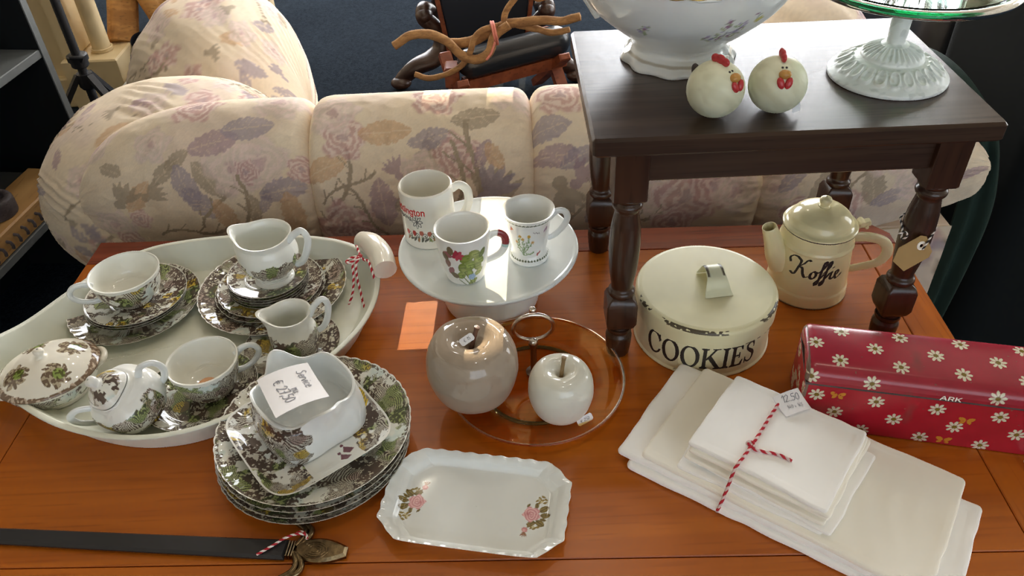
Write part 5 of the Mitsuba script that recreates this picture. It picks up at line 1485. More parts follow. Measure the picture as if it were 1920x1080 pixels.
# ------------------------------------------------------------------ long red daisy tin
k = 'biscuit_tin'
lab(k, 'long worn red tin printed with white daisies and orange butterflies at the right edge', 'tin')
TO, TA = np.array([.352, .667]), math.radians(-13.7)
TL, TW = .36, .090
def tinpt(x, y, z): return np.stack([TO[0] + x * cos(TA) - y * sin(TA), TO[1] + x * sin(TA) + y * cos(TA), z], -1)
def daisies(X, Y, extra=(), red=(.30, .010, .020), shift=0.0, clear=None):
    c = lerp(red, tuple(1.25 * q for q in red), nz(X, Y, 45, 3))
    c = lerp(c, (.16, .05, .045), sst(.66, .80, nz(X, Y, 24, 9, 3)) * .7)
    c[nz(X, Y, 260, 14, 1) > .87] = (.23, .09, .07)
    pitch_x, pitch_y = .0690, .0262
    i0 = np.round((Y - .011) / pitch_y)
    for di in (-1, 0, 1):
        i = i0 + di
        off = (i % 2) * pitch_x * .47 + np.floor(i / 2) * .006 + shift
        j = np.round((X - off) / pitch_x)
        dx, dy = X - (j * pitch_x + off), Y - (i * pitch_y + .011)
        r, th = np.hypot(dx, dy), np.arctan2(dy, dx) + .4 * i + j
        petal = (r < .0100 * np.abs(np.cos(4 * th)) ** .45) & (np.abs(np.cos(4 * th)) > .22) & (r > .0022)
        if clear is not None: petal &= ~(np.hypot(j * pitch_x + off - clear[0], i * pitch_y + .011 - clear[1]) < .024); r = np.where(np.hypot(j * pitch_x + off - clear[0], i * pitch_y + .011 - clear[1]) < .024, 1.0, r)
        c = np.where(petal[..., None], lerp((.70, .67, .53), (.58, .55, .40), nz(X, Y, 400, 5, 1)), c)
        c = np.where((r < .0030)[..., None], (.17, .115, .02), c)
    for bx_, by_ in extra:
        u, w = (X - bx_), (Y - by_)
        b = np.zeros(X.shape, bool)
        for s in (-1, 1):
            b |= inside(affinity.translate(leaf_poly(s * .0048, .0022, .0098, .0060, s * .55), 0, 0), u, w) | inside(leaf_poly(s * .0040, -.0028, .0072, .0048, -s * .7), u, w)
        b &= nz(X, Y, 300, 8) > .34
        c = np.where(b[..., None], (.50, .20, .025), c)
    return c
ZS = .079                                              # where the lid meets the body
def skin(profile, x0, x1, dx, mt, key, shift, extra=(), red=(.30, .010, .020), closed=True, endr=0.0):
    p = np.asarray(profile, float)
    s = np.r_[0, np.cumsum(np.linalg.norm(np.diff(p, axis=0), axis=1))]
    n = int((x1 - x0) / dx)
    xs = np.linspace(x0, x1, n)
    ins = np.zeros(n)
    if endr:                                           # rounded ends: the section draws in towards both ends
        e = np.clip((endr - (xs - x0)) / endr, 0, 1); e2 = np.clip((endr - (x1 - xs)) / endr, 0, 1)
        ins = endr * (1 - np.sqrt(1 - np.maximum(e, e2) ** 2 * .999))
    cy, cz = TW / 2, p[:, 1].min()
    Yk, Zk = np.repeat(p[None, :, 0], n, 0), np.repeat(p[None, :, 1], n, 0)
    Y = cy + (Yk - cy) * (1 - ins[:, None] / (TW / 2)); Z = cz + (Zk - cz) * (1 - .5 * ins[:, None] / max(p[:, 1].max() - cz, .01)) if endr else Zk
    X = np.repeat(xs[:, None], len(p), 1)
    P = tinpt(X, Y, Z)
    c = daisies(X, np.repeat(s[None], n, 0), extra, red, shift, (.162, .006) if key == 'lid' else None)
    worn = (np.minimum(X - x0, 9) < .004) & (nz(X, Zk, 150, 21) > .45)
    c[worn] = (.16, .10, .075)
    v, f = grid(P)
    e0 = (np.vstack([P[0], P[0].mean(0)]), np.array([(i + 1, i, len(p)) for i in range(len(p) - 1)]))
    e1 = (np.vstack([P[-1], P[-1].mean(0)]), np.array([(i, i + 1, len(p)) for i in range(len(p) - 1)]))
    ec = lerp(np.array(red), (.45, .40, .33), sst(.55, .75, nz(e0[0][:, 1], e0[0][:, 2], 90, 3)) * .6)
    m = trimesh.Trimesh(v, f, process=False)
    return v, f, c.reshape(-1, 3), e0, e1, ec
st = .0007
body = np.vstack([poly([(.004, .0), (.0008, .0012), (.0, .004)], step=st), poly([(.0, .005), (.0, ZS)], step=st)[0:], poly([(TW, ZS), (TW, .004), (TW - .004, 0)], step=.01)])
v, f, c, e0, e1, ec = skin(body, 0, TL, st, 'mat_tin_print', 'body', .010, extra=((.040, .066), (.190, .050), (.175, .012), (.262, .064)))
# the body's left end wall, with worn print
n_ = 60
yy, zz_ = np.meshgrid(np.linspace(0, TW, n_), np.linspace(0, ZS, n_), indexing='ij')
ew = tinpt(np.zeros_like(yy), yy, zz_)
ecol = daisies(yy, zz_, (), (.26, .012, .022))
ecol[nz(yy, zz_, 60, 5, 3) > .60] = (.50, .45, .38)
def facing(m, dirn):
    q = m[0][m[1][0]]; nrm = np.cross(q[1] - q[0], q[2] - q[0])
    return m if nrm @ np.asarray(dirn) > 0 else (m[0], m[1][:, ::-1]) + tuple(m[2:])
ex1 = np.array([cos(TA), sin(TA), 0])
g1 = facing(grid(ew), -ex1); g2 = facing(grid(ew + ex1 * TL), ex1)
body_m = facing((v, f), (0, 0, -1) if False else (0, 0, 0.0)) if False else (v, f)
m0 = trimesh.Trimesh(v, f, process=False)
fn = m0.face_normals[len(f) // 3]
mid = m0.triangles_center[len(f) // 3] - tinpt(np.array(TL / 2), np.array(TW / 2), np.array(.04))
if fn @ mid < 0: f = f[:, ::-1]
add('body', join((v, f, c), (g1[0], g1[1], ecol.reshape(-1, 3)), (g2[0], g2[1], ecol.reshape(-1, 3))), 'mat_tin_print', smooth=False, parent=k)
lid = np.vstack([poly([(-.0012, ZS + .0012), (-.0016, ZS + .0065)], step=st), spline([(-.0016, ZS + .0065), (.0004, ZS + .0150), (.0070, ZS + .0215), (.0170, ZS + .0245), (TW * .5, ZS + .0262), (TW - .016, ZS + .0255), (TW - .005, ZS + .0220), (TW + .0012, ZS + .0140), (TW + .0016, ZS + .004)], step=st)])
v, f, c, e0, e1, ec = skin(lid, -.0016, TL + .0016, st, 'mat_tin_print', 'lid', .004, red=(.27, .016, .030), endr=.010)
m0 = trimesh.Trimesh(v, f, process=False)
if m0.face_normals[:, 2].mean() < 0: f = f[:, ::-1]
sl = (np.abs(c - c) < 1)[:, 0]
def fix_end(e, dirn): return facing(e, dirn)
e0 = facing((e0[0], e0[1]), -ex1); e1 = facing((e1[0], e1[1]), ex1)
add('lid', join((v, f, c), (e0[0], e0[1], ec), (e1[0], e1[1], ec)), 'mat_tin_print', smooth=True, parent=k)
# dark rusty seam strip under the lid
add('seam', join(facing(grid(np.stack([tinpt(np.array([-.0003, TL]), np.array([-.0004] * 2), np.array([z_] * 2)) for z_ in (ZS - .0022, ZS + .0014)])), (0, -1, 0)), facing(grid(np.stack([tinpt(np.array([-.0005] * 2), np.array([-.0003, TW]), np.array([z_] * 2)) for z_ in (ZS - .0018, ZS + .0014)])), -ex1)), 'mat_iron', smooth=False, parent=k)
m = text_mesh('ARK', .0088, .0002, True)
v = np.array(m.vertices); P = tinpt(.150 + v[:, 0], -.0019 - v[:, 2], ZS + .0010 + v[:, 1] * .75)
add('lettering', facing((P, np.array(m.faces)), (0, 0, 0)) if False else (P, np.array(m.faces)[:, ::-1] if False else np.array(m.faces)), 'mat_linen_cream', smooth=False, parent=k)
k = lab('paper_slip', 'small white paper corner at the right edge in front of the red tin', 'paper')
add(k, move(slab(Polygon([(-.004, -.012), (.05, -.022), (.05, .018), (.002, .008)]), .0003, .0012, .0002), (.607, .588, 0)), 'mat_paper', smooth=False)

# ------------------------------------------------------------------ folded tablecloth, napkins, twine and tag
CA = math.radians(-36.5)
def cl(x, y):                                         # tablecloth frame: x along the long side, y across, origin in the middle
    return np.array([.320 + x * cos(CA) - y * sin(CA), .590 + x * sin(CA) + y * cos(CA)])


def fold(cx, cy, w, d, z0, th, rot, seed, wob=.0035, rc=.010, n=(150, 90)):
    """One thickness of folded cloth: soft rolled edges, rounded corners, a gently creased top. Turned by rot."""
    dist = np.r_[0, th * np.array([.03, .1, .2, .34, .5, .75, 1.1])]           # fine steps near the edges for the roll
    def axis(L, k):
        mid = np.linspace(-L / 2 + dist[-1], L / 2 - dist[-1], k)[1:-1]
        return np.r_[-L / 2 + dist, mid, (L / 2 - dist)[::-1]]
    X, Y = np.meshgrid(axis(w, n[0]), axis(d, n[1]), indexing='ij')
    e = np.minimum(w / 2 - np.abs(X), d / 2 - np.abs(Y))                        # distance to the edge
    a, b = np.abs(X) - (w / 2 - rc), np.abs(Y) - (d / 2 - rc)
    m_, r_ = np.maximum(a, b), np.hypot(a, b)
    cor = (a > 0) & (b > 0)
    k = np.where(cor, m_ / np.maximum(r_, 1e-9), 1)
    x = np.where(cor, np.sign(X) * (w / 2 - rc + a * k), X); y = np.where(cor, np.sign(Y) * (d / 2 - rc + b * k), Y)
    q = np.clip(e / (th * .55), 0, 1)
    up = th * .5 * (1 + np.sqrt(1 - (1 - q) ** 2)); lo = th * .5 * (1 - np.sqrt(1 - (1 - q) ** 2))
    soft = sst(0, .02, e)
    hump = wob * (nz(x, y, 15, seed + 6, 2) - .5) * 2 * soft + .0007 * np.sin((x * .9 + y * .3) * 240 + 8 * nz(x, y, 14, seed)) * sst(.5, .7, nz(x, y, 11, seed + 2)) * soft
    hump = hump / .6 + .0009 * sst(.0125, .0110, e) * sst(0, .002, e) - .0004 * np.exp(-((e - .0125) / .0012) ** 2)     # the hem
    hump = hump * .6
    x = x + .0022 * (nz(X, Y, 30, seed + 8) - .5) * 2; y = y + .0022 * (nz(X, Y, 30, seed + 9) - .5) * 2
    t_ = np.stack([x, y, z0 + up + hump * .6], -1); l_ = np.stack([x, y, z0 + lo], -1)
    m = join(facing(grid(t_), (0, 0, 1)), facing(grid(l_), (0, 0, -1)))
    tm = trimesh.Trimesh(m[0], m[1], process=True)
    tm.merge_vertices(digits_vertex=6)
    v, c, s2 = np.array(tm.vertices), cos(rot), sin(rot)
    return np.c_[cx + v[:, 0] * c - v[:, 1] * s2, cy + v[:, 0] * s2 + v[:, 1] * c, v[:, 2]], np.array(tm.faces)


k = 'tablecloth'
lab(k, 'large folded white tablecloth lying in front of the cookie tin under the napkins', 'tablecloth')
for i, (dx, dy, w, d, th, mt, sd) in enumerate(((.018, -.012, .372, .166, .0095, 'mat_linen_white', 1), (-.006, .001, .356, .180, .0095, 'mat_linen_white', 2), (.012, .003, .330, .178, .0070, 'mat_linen_cream', 3))):
    p = cl(dx, dy)
    add('fold', fold(p[0], p[1], w, d, [.0004, .0086, .0166][i], th, CA + [.015, .0, -.012][i], sd, wob=.0042, rc=.007), mt, smooth=True, parent=k)
p = cl(-.150, .006)
z = .0226
ngroup = 'napkins tied on the tablecloth'
nl = ['bottom', 'second lowest', 'third lowest', 'third from the top', 'second from the top', 'top']
for i in range(6):
    key = 'napkin' if i == 0 else f'napkin_{i:03d}'
    th = [.0046, .0044, .0052, .0046, .0050, .0056][i]
    dx, dy, ro = [(-.010, -.006, .05), (.006, -.010, -.03), (-.004, -.002, .02), (.004, .002, -.015), (.001, -.001, .03), (0, .003, 0)][i]
    c0 = np.array([.3055, .6035]) + [dx, dy]
    add(key, fold(c0[0], c0[1], [.172, .170, .168, .168, .168, .166][i], [.138, .138, .137, .137, .138, .136][i], z, th, math.radians(-38.8) + ro, 20 + i, wob=.0022, rc=.004, n=(70, 60)), ['mat_linen_white', 'mat_linen_white', 'mat_linen_cream', 'mat_linen_cream', 'mat_linen_cream', 'mat_linen_white'][i], smooth=True)
    lab(key, f'folded white napkin, {nl[i]} of the six piled on the tablecloth', 'napkin', ngroup)
    z += th + .0002
NT = z
k = lab('twine_002', 'red and white twine knotted round the napkin pile on the tablecloth', 'twine')
add('strand', yarn([(.2250, .5420, .004), (.2260, .5410, .014), (.2300, .5450, .0235), (.2385, .5560, NT - .010), (.2440, .5635, NT + .0008), (.2560, .5770, NT + .0022), (.2690, .5920, NT + .0024), (.2850, .6120, NT + .0022), (.3020, .6340, NT + .0024), (.3190, .6550, NT + .0030)], .00165, (.62, .50, .48), RED, 560), 'mat_yarn', parent=k)
add('strand', yarn([(.2690, .5920, NT + .0026), (.2740, .5865, NT + .0030), (.2840, .5835, NT + .0022), (.2950, .5800, NT + .0024), (.3040, .5745, NT + .0022), (.3100, .5690, NT + .0022)], .00165, (.62, .50, .48), RED, 560), 'mat_yarn', parent=k)
add('strand', yarn([(.2690, .5920, NT + .0030), (.2660, .5965, NT + .0034), (.2690, .5985, NT + .0036), (.2735, .5950, NT + .0034), (.2720, .5900, NT + .0032)], .00165, (.62, .50, .48), RED, 560), 'mat_yarn', parent=k)
k = lab('price_tag', 'white cut-cornered paper tag with handwritten price and size on the napkin twine', 'tag')
tz = NT + .0055
c4 = np.array([(.3135, .6635, tz), (.3480, .6750, tz + .003), (.3560, .6440, tz - .001), (.3230, .6340, tz - .003)])
m, at = sheet(c4, bow=.0015)
add('paper', m, 'mat_paper', smooth=True, parent=k)
write(at, '12.50', .0095, .20, .40, .97, .10, 'mat_pencil', 'lettering', k, (.0365, .0315))
write(at, '140 x 165', .0048, .22, .72, .97, .10, 'mat_pencil', 'lettering', k, (.0365, .0315))

# ------------------------------------------------------------------ beyond the table, left: open shelving with goods
k = 'bookshelf'
lab(k, 'black open shelving unit with grey shelves at the left, behind the sofa arm', 'shelf')
BA = math.radians(8)
def sh(m): return move(m, (-1.18, 2.0, 0), rz=-BA)      # local: x negative = into the shelf, y negative = towards the camera
add('side_panel', sh(box(-.34, 0, 0, .022, FZ, 1.0)), 'mat_charcoal', parent=k)
add('side_panel', sh(box(-.34, 0, -1.122, -1.10, FZ, 1.0)), 'mat_charcoal', parent=k)
add('edge_strip', sh(box(.0005, .004, 0, .022, FZ, 1.0, .0005)), 'mat_shelf_grey', parent=k)
add('back_panel', sh(box(-.352, -.3405, -1.10, .022, FZ, 1.0)), 'mat_charcoal', parent=k)
for z in (.010, -.360, .38, .76):
    add('shelf_board', sh(box(-.338, 0, -1.0985, -.0015, z - .022, z)), 'mat_shelf_grey', parent=k)
sb = lambda m, x, y, z, rz=0: sh(move(m, (x, y, z), rz=rz))
for i, (z0, h, mt, lb) in enumerate(((.0106, .036, 'mat_maroon', 'maroon-bound book lying at the bottom of the pair on the upper left shelf'), (.0470, .042, 'mat_paper', 'pale book lying on the maroon book on the upper left shelf'))):
    kk = lab(fresh('book'), lb, 'book', 'books on the upper left shelf')
    w, d = (.13, .19) if i == 0 else (.125, .18)
    U_ = Polygon([(0, 0), (w, 0), (w, .004), (.004, .004), (.004, h - .004), (w, h - .004), (w, h), (0, h)])
    v, f = slab(U_, -d / 2, d / 2, .0006)
    add('cover', sb((np.c_[v[:, 0] - w, v[:, 2], v[:, 1]], f[:, ::-1]), -.022, -.235, z0, .05 * i), 'mat_maroon' if i == 0 else 'mat_kraft', parent=kk)
    add('pages', sb(slab(sbox(-w + .005, -d / 2 + .004, -.004, d / 2 - .004), .0042, h - .0042, .0006), -.022, -.235, z0, .05 * i), 'mat_maroon' if i == 0 else 'mat_linen_cream', parent=kk)
k = lab('peg_rack', 'long yellow wooden block with a row of dark iron pegs on the lower left shelf', 'rack')
add('block', sb(slab(sbox(-.125, -.62, -.004, -.075), .0, .062, .004), 0, 0, -.3595), 'mat_pale_wood', parent=k, smooth=25)
for i in range(17):
    y = -.10 - i * .031
    add('peg', sb(join(tube([(-.004, y, .034), (.008, y, .034), (.012, y, .030)], .0042, 8), slab(Point(0, y).buffer(.001), 0, .001, .0001)) if False else tube([(-.006, y, .038), (.006, y, .036), (.009, y, .026), (.007, y, .018)], .0040, 8), 0, 0, -.3595), 'mat_iron', parent=k)
k = lab('iron_weight', 'old round cast iron weight with an upright lever on the wooden block', 'weight')
v, f, *_ = lathe(spline([(.001, 0), (.046, .0), (.052, .008), (.052, .036), (.046, .046), (.034, .046), (.030, .036), (.018, .034), (.001, .036)], step=.003), 48)
add('body', sb((v, f), -.070, -.300, -.2970), 'mat_iron', parent=k)
add('lever', sb(tube(spline([(-.012, .004, .034), (-.030, -.006, .070), (-.044, -.012, .118)], step=.004), .0115, 12), -.070, -.300, -.2970), 'mat_iron', parent=k)
k = lab('tin_mug', 'grey metal pot at the left edge of the lower shelf', 'pot')
v, f, *_ = lathe(spline([(.001, .001), (.045, .0), (.050, .006), (.052, .06), (.055, .074), (.053, .076), (.049, .06), (.046, .01), (.001, .008)], step=.004), 48)
add(k, sb((v, f), -.066, -.475, -.2970), 'mat_grey_tin')

# black tripod stand
k = 'tripod_stand'
lab(k, 'black tripod stand between the shelving and the cream fireplace', 'stand')
tx, ty, tz_ = -1.310, 2.40, -.205
add('pole', tube([(tx, ty, tz_ - .13), (tx, ty, 1.0)], .0135, 16), 'mat_black', parent=k)
v, f, *_ = lathe([(.0, -.004), (.022, -.004), (.026, .0), (.026, .016), (.031, .018), (.031, .034), (.024, .038), (.0, .038)], 28)
add('collar', move((v, f), (tx, ty, tz_)), 'mat_black', parent=k)
v, f, *_ = lathe([(.0, .0), (.020, .0), (.026, .010), (.024, .05), (.0, .05)], 24)
add('hub', move((v, f), (tx, ty, tz_ - .075)), 'mat_black', parent=k)
add('clamp_lever', tube([(tx + .015, ty - .02, tz_ + .02), (tx + .03, ty - .028, tz_ + .035), (tx - .005, ty - .036, tz_ + .04)], .006, 8), 'mat_black', parent=k)
for a in (-.50, 1.55, 3.75):
    d = np.array([cos(a), sin(a), 0])
    add('leg', bar(np.array([tx, ty, tz_ - .03]) + d * .02, np.array([tx, ty, FZ + .012]) + d * .40, .022, .016), 'mat_black', parent=k)
    add('brace', bar(np.array([tx, ty, tz_ - .14]) + d * .005, np.array([tx, ty, -.43]) + d * .21, .012, .008), 'mat_black', parent=k)
add('cross_collar', move(lathe([(.0, 0), (.02, 0), (.02, .03), (.0, .03)], 20)[:2], (tx, ty, tz_ - .155)), 'mat_black', parent=k)

# cream fireplace surround
k = 'fireplace'
lab(k, 'cream painted fireplace surround with a round column on a plinth at the far left', 'fireplace')
fx, fy = -1.62, 3.16                                   # front corner of the plinth
add('side_panel', box(-3.35, fx - .16, fy + .02, fy + .14, FZ + .001, .72), 'mat_cream_paint', parent=k)
add('skirting', box(-3.35, fx - .17, fy - .02, fy + .0195, FZ + .001, FZ + .13, .006), 'mat_cream_paint', parent=k)
add('plinth', box(fx - .155, fx + .07, fy - .05, fy + .17, FZ + .001, FZ + .215, .006), 'mat_cream_paint', parent=k)
add('pilaster', box(fx - .145, fx - .095, fy - .03, fy + .15, FZ + .216, .70, .006), 'mat_cream_paint', parent=k)
v, f, *_ = lathe(spline([(.0, FZ + .217), (.044, FZ + .217), (.045, FZ + .228), (.038, FZ + .24), (.036, FZ + .27), (.034, .60), (.046, .66), (.0, .66)], step=.02), 40)
add('column', move((v, f), (fx - .020, fy + .055, 0)), 'mat_cream_paint', parent=k)
add('mantel', box(-3.35, fx + .12, fy - .10, fy + .30, .725, .78, .008), 'mat_cream_paint', parent=k)
add('hearth', box(fx + .075, fx + .46, fy + .06, fy + .9, FZ + .001, FZ + .08, .006), 'mat_shelf_grey', parent=k)
add('back_panel', box(fx - .09, fx + .46, fy + .92, fy + 1.0, FZ + .001, .72, .006), 'mat_cream_paint', parent=k)

rn = random.Random(12)
def log(key, a, b, r, label, seed, split=True):
    lab(key, label, 'firewood', 'split logs on the hearth')
    a, b = np.array(a, float), np.array(b, float)
    d = b - a; L = np.linalg.norm(d); d /= L
    an = np.linspace(0, 2 * pi, 28, endpoint=False)
    rr = np.full(28, r)
    if split:
        rr = np.where(np.cos(an - 1.2) > .1, r * .62 / np.maximum(np.cos(an - 1.2), .62) * .9, r)
    s = np.cross(d, (0.1, .2, 1)); s /= np.linalg.norm(s); u = np.cross(s, d)
    ts = np.linspace(0, 1, 14)
    P = np.array([a + d * L * t + (1 + .10 * (nz(an, an * 0 + t * 3, 1.4, seed) - .5)[:, None]) * rr[:, None] * (np.cos(an)[:, None] * s + np.sin(an)[:, None] * u) for t in ts])
    v, f = grid(P, cv=True)
    n = len(v); j = np.arange(28); j2 = (j + 1) % 28
    add('wood', join((v, f)), 'mat_log', smooth=50, parent=key)
    capv = np.vstack([P[0], P[0].mean(0), P[-1], P[-1].mean(0)])
    add('sawn_end', (capv[:29], np.stack([j2, j, j * 0 + 28], 1)), 'mat_pale_wood', smooth=False, parent=key)
    add('sawn_end', (capv[29:], np.stack([j, j2, j * 0 + 28], 1)), 'mat_pale_wood', smooth=False, parent=key)


log('split_log', (-1.585, 3.30, -.49), (-1.575, 3.62, -.10), .062, 'split log leaning nearest the cream column', 1)
log('split_log_001', (-1.335, 3.30, -.545), (-1.60, 3.55, -.12), .058, 'long pale split log slanting across the pile beside the armrest', 2)
log('split_log_002', (-1.345, 3.50, -.49), (-1.50, 3.78, -.22), .066, 'dark-barked log lying at the back right of the firewood pile', 3)
log('split_log_003', (-1.375, 3.43, -.36), (-1.36, 3.80, -.18), .060, 'log with a pale sawn end at the right of the firewood pile', 4, False)
log('split_log_004', (-1.52, 3.62, -.54), (-1.24, 3.66, -.54), .075, 'log lying flat on the hearth under the leaning firewood', 5)
k = lab('coal_scoop', 'black metal coal scoop standing in front of the firewood', 'scoop')
v, f, *_ = lathe(spline([(.001, .0), (.05, .0), (.058, .01), (.064, .11), (.067, .125), (.063, .126), (.055, .02), (.001, .012)], step=.006), 36)
add(k, move(move((v, f), ry=.5, rx=.3), (-1.455, 3.14, FZ + .165)), 'mat_black_gloss')
kk = 'kindling_box'
lab(kk, 'low white stone block under the black coal scoop by the fireplace', 'block')
add(kk, box(-1.54, -1.36, 3.07, 3.21, FZ + .001, FZ + .13, .008), 'mat_frame_white')

# ------------------------------------------------------------------ carved armchair, footrest and tied branches on the carpet
k = 'armchair'
lab(k, 'dark carved wooden armchair with scroll legs and navy upholstered back on the blue carpet', 'chair')
qx, qy = -.058, 3.27
def scroll_leg(s):
    """An S-shaped carved leg: rolled knob at the top, waist, belly, then out to the foot."""
    p = spline([(s * .232, .05, -.405), (s * .250, .01, -.400), (s * .252, -.02, -.425), (s * .222, -.02, -.455), (s * .190, -.01, -.505), (s * .195, -.02, -.560), (s * .235, -.04, -.595), (s * .300, -.06, -.615), (s * .350, -.07, -.650), (s * .378, -.08, -.680)], step=.008)
    w = np.interp(np.linspace(0, 1, len(p)), [0, .12, .25, .45, .62, .85, 1], [.018, .034, .024, .040, .052, .036, .020])
    return tube(p, np.stack([w, np.full(len(p), .034)], 1), 16, up=(0, 1, 0))
for s in (-1, 1):
    add('scroll_leg', move(scroll_leg(s), (qx, qy, 0)), 'mat_brown_wood', parent=k)
    add('claw_foot', ball((qx + s * .372, qy - .085, FZ + .026), (.044, .040, .026), 16), 'mat_brown_wood', parent=k)
    add('scroll_knob', ball((qx + s * .252, qy - .012, -.418), (.036, .046, .034), 16), 'mat_brown_wood', parent=k)
    p = spline([(s * .20, .40, -.36), (s * .22, .50, -.50), (s * .27, .58, FZ + .03)], step=.02)
    add('rear_leg', move(tube(p, .028, 12), (qx, qy, 0)), 'mat_brown_wood', parent=k)
    add('side_slat', bar((qx + s * .150, qy - .052, -.625), (qx + s * .205, qy - .050, -.235), .022, .016), 'mat_red_wood', parent=k)
    add('back_post', bar((qx + s * .205, qy + .44, -.28), (qx + s * .225, qy + .60, .42), .036, .040), 'mat_brown_wood', parent=k)
pg_ = Polygon([(-.148, -.645), (.148, -.645), (.200, -.235), (-.200, -.235)])
v, f = slab(pg_, -.045, .0, .012)
add('front_cloth', (np.c_[v[:, 0] + qx, qy + v[:, 2], v[:, 1]], f[:, ::-1]), 'mat_navy_cloth', smooth=40, parent=k)
add('seat', move(slab(rrect(.43, .50, .05, 6), -.235, -.165, .02), (qx, qy + .205, 0)), 'mat_navy_cloth', smooth=40, parent=k)
bk = slab(rrect(.40, .60, .04, 5), -.035, .035, .02)
add('back', move(move(bk, rx=math.radians(77)), (qx, qy + .52, .13)), 'mat_navy_cloth', smooth=40, parent=k)

k = 'footstool'
lab(k, 'low reddish wooden footrest with crossed legs and black padded roll before the armchair', 'footstool')
A_, B_ = np.array([-.150, 2.86, -.465]), np.array([.250, 3.02, -.445])
dd = (B_ - A_) / np.linalg.norm(B_ - A_)
pp = np.array([A_ + (B_ - A_) * t for t in np.linspace(-.02, 1.02, 24)])
add('padded_roll', tube(pp, np.interp(np.linspace(0, 1, 24), [0, .06, .94, 1], [.030, .058, .058, .030]), 20), 'mat_leather', parent=k)
add('rail', bar(A_ + [0, -.01, -.075], B_ + [0, -.01, -.075], .05, .045, .006), 'mat_red_wood', parent=k)
px_ = np.array([dd[1], -dd[0], 0])
for E_ in (A_ - dd * .035, B_ - dd * .05):
    add('leg', bar(E_ + px_ * -.10 + [0, 0, .02], np.array([E_[0], E_[1], FZ]) + px_ * .155 + [0, 0, .015], .045, .028, .005), 'mat_red_wood', parent=k)
    add('leg', bar(E_ + px_ * .105 + [0, 0, -.02], np.array([E_[0], E_[1], FZ]) + px_ * -.165 + [0, 0, .015], .045, .028, .005), 'mat_red_wood', parent=k)
add('corner_block', box(A_[0] - .065, A_[0] - .012, A_[1] - .05, A_[1] + .03, -.535, -.455, .006), 'mat_red_wood', parent=k)

k = 'branch_bundle'
lab(k, 'bundle of crooked bare branches tied with pink ribbon, lying over the footrest', 'branches')
def branch(pts, r0, r1, seed):
    p = spline(pts, step=.010)
    p = p + .006 * np.stack([nz(p[:, 0], p[:, 1], 22, seed) - .5, nz(p[:, 0], p[:, 1], 22, seed + 1) - .5, nz(p[:, 0], p[:, 1], 22, seed + 2) - .5], 1)
    r = np.interp(np.linspace(0, 1, len(p)), [0, 1], [r0 * .82, r1 * .8]) * (1 + .25 * (nz(np.arange(len(p)), np.zeros(len(p)), .35, seed) - .5))
    add('branch', tube(p, r, 12), 'mat_branch', parent=k)
Yb = 2.80
branch([(-.385, Yb - .02, -.345), (-.325, Yb - .01, -.315), (-.255, Yb, -.315), (-.195, Yb, -.345), (-.150, Yb, -.395), (-.095, Yb - .02, -.410), (-.045, Yb - .03, -.380), (-.02, Yb, -.33), (.03, Yb, -.295)], .020, .022, 1)
branch([(-.185, Yb + .05, -.375), (-.11, Yb + .04, -.365), (-.05, Yb + .03, -.335), (.02, Yb + .02, -.300), (.09, Yb, -.285), (.16, Yb - .01, -.280), (.22, Yb - .01, -.285), (.285, Yb - .02, -.268)], .024, .018, 2)
branch([(.06, Yb + .02, -.300), (.13, Yb + .01, -.318), (.19, Yb, -.330), (.248, Yb - .01, -.318)], .017, .014, 3)
branch([(-.325, Yb + .02, -.475), (-.275, Yb + .01, -.487), (-.205, Yb, -.470), (-.150, Yb, -.440), (-.115, Yb - .01, -.390), (-.095, Yb, -.340), (-.065, Yb, -.310), (-.01, Yb + .01, -.300)], .013, .014, 4)
branch([(.015, Yb + .02, -.305), (.020, Yb + .03, -.265), (.050, Yb + .04, -.225), (.095, Yb + .05, -.192), (.135, Yb + .05, -.222), (.185, Yb + .05, -.215)], .014, .013, 5)
for t_ in (-.004, .004):
    add('ribbon', ring((-.022 + t_, Yb + .0, -.322), .040, .0042, (1, .1, .15), 30, 8), 'mat_pink_ribbon', parent=k)
add('ribbon_tail', tube(spline([(-.02, Yb - .035, -.340), (-.035, Yb - .045, -.375), (-.055, Yb - .05, -.400)], step=.006), .0045, 8), 'mat_pink_ribbon', parent=k)

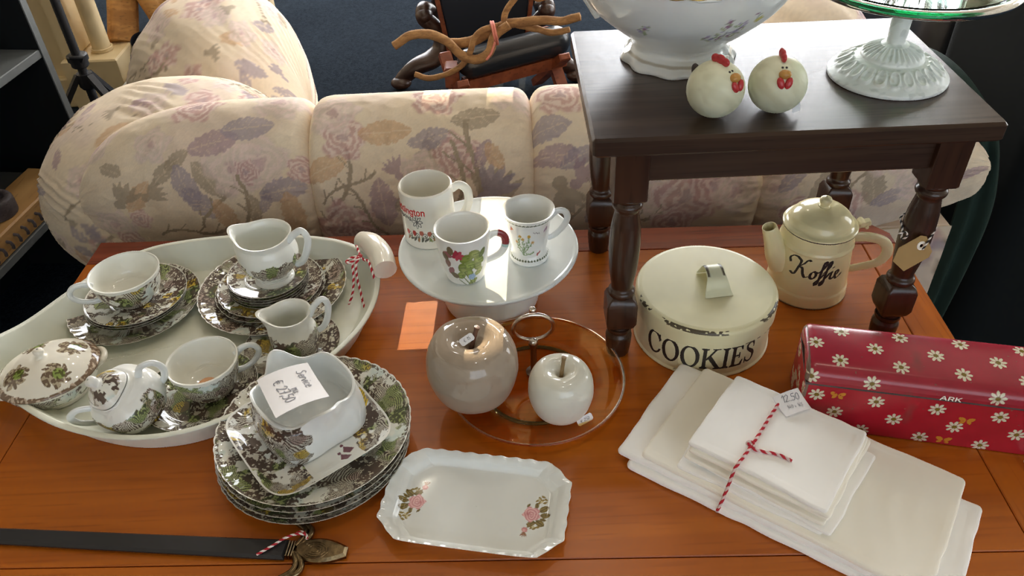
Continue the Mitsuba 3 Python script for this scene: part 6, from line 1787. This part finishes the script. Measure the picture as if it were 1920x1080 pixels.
# ------------------------------------------------------------------ right-hand side: leather chair, dark seat back, blanket
k = 'leather_chair'
lab(k, 'glossy black leather armchair behind the sofa at the upper right', 'chair')
add('seat', slab(rrect(.70, .62, .10, 6), 0, .16, .05) if False else move(slab(rrect(.62, .66, .10, 6), -.30, -.12, .06), (1.56, 2.30, 0)), 'mat_leather', smooth=50, parent=k)
for s in (-1, 1):
    add('arm', move(slab(rrect(.17, .74, .075, 6), -.32, .02, .022), (1.56 + s * .385, 2.30, 0)), 'mat_leather', smooth=50, parent=k)
add('back', move(slab(rrect(.92, .20, .09, 6), -.32, .26, .07), (1.56, 2.76, 0)), 'mat_leather', smooth=50, parent=k)
add('base', move(slab(rrect(.86, .78, .06, 4), FZ + .04, -.305, .02), (1.56, 2.36, 0)), 'mat_leather', smooth=50, parent=k)
for x in (-.36, .36):
    for y in (-.3, .3): add('foot', move(lathe([(0, 0), (.02, 0), (.026, .039), (0, .039)], 16)[:2], (1.56 + x, 2.36 + y, FZ + .0005)), 'mat_black', parent=k)
k = 'speaker_cabinet'
lab(k, 'tall black cloth-covered cabinet standing at the right edge of the picture', 'cabinet')
cb = lambda m: move(m, (1.225, 1.56, 0), rz=.10)
add('body', cb(slab(rrect(.42, .40, .06, 6), FZ + .03, .72, .03)), 'mat_charcoal', smooth=45, parent=k)
add('plinth', cb(slab(rrect(.38, .36, .03, 4), FZ + .001, FZ + .0295, .004)), 'mat_black', smooth=45, parent=k)

k = 'blanket'
lab(k, 'dark green woollen blanket hanging over the right end of the sofa', 'blanket')
nu, nv = 50, 110
tt = np.linspace(0, 1, nv)
kn = [0, .10, .22, .34, .46, .60, .75, .88, 1.0]
L_ = spline([(.660, 1.52, .13), (.730, 1.42, .160), (.800, 1.34, .125), (.866, 1.315, .060), (.893, 1.315, -.020), (.900, 1.31, -.14), (.898, 1.30, -.28), (.890, 1.295, -.45), (.880, 1.295, -.66)], n=nv)
R_ = spline([(.800, 1.56, .125), (.845, 1.45, .140), (.885, 1.36, .105), (.925, 1.31, .030), (.950, 1.30, -.060), (.960, 1.29, -.16), (.958, 1.29, -.28), (.946, 1.29, -.42), (.925, 1.29, -.66)], n=nv)
U, W = np.meshgrid(np.linspace(0, 1, nu), tt, indexing='ij')
P = L_[None] * (1 - U[..., None]) + R_[None] * U[..., None]
P[..., 1] += .014 * np.sin(U * 11 + 1 + 2 * W) * W
P[..., 0] += .004 * (nz(U * .3, W * .8, 14, 3) - .5)
Q = P.copy(); Q[..., 1] += .005; Q[..., 2] -= .003
def out_(m, d): return facing(m, d)
add(k, join(out_(grid(P), (0, -.7, .7)), out_(grid(Q), (0, .7, -.7)), grid(np.stack([P[-1], Q[-1]])), grid(np.stack([P[0], Q[0]])), grid(np.stack([P[:, 0], Q[:, 0]])), grid(np.stack([P[:, -1], Q[:, -1]]))), 'mat_green_cloth', smooth=60)
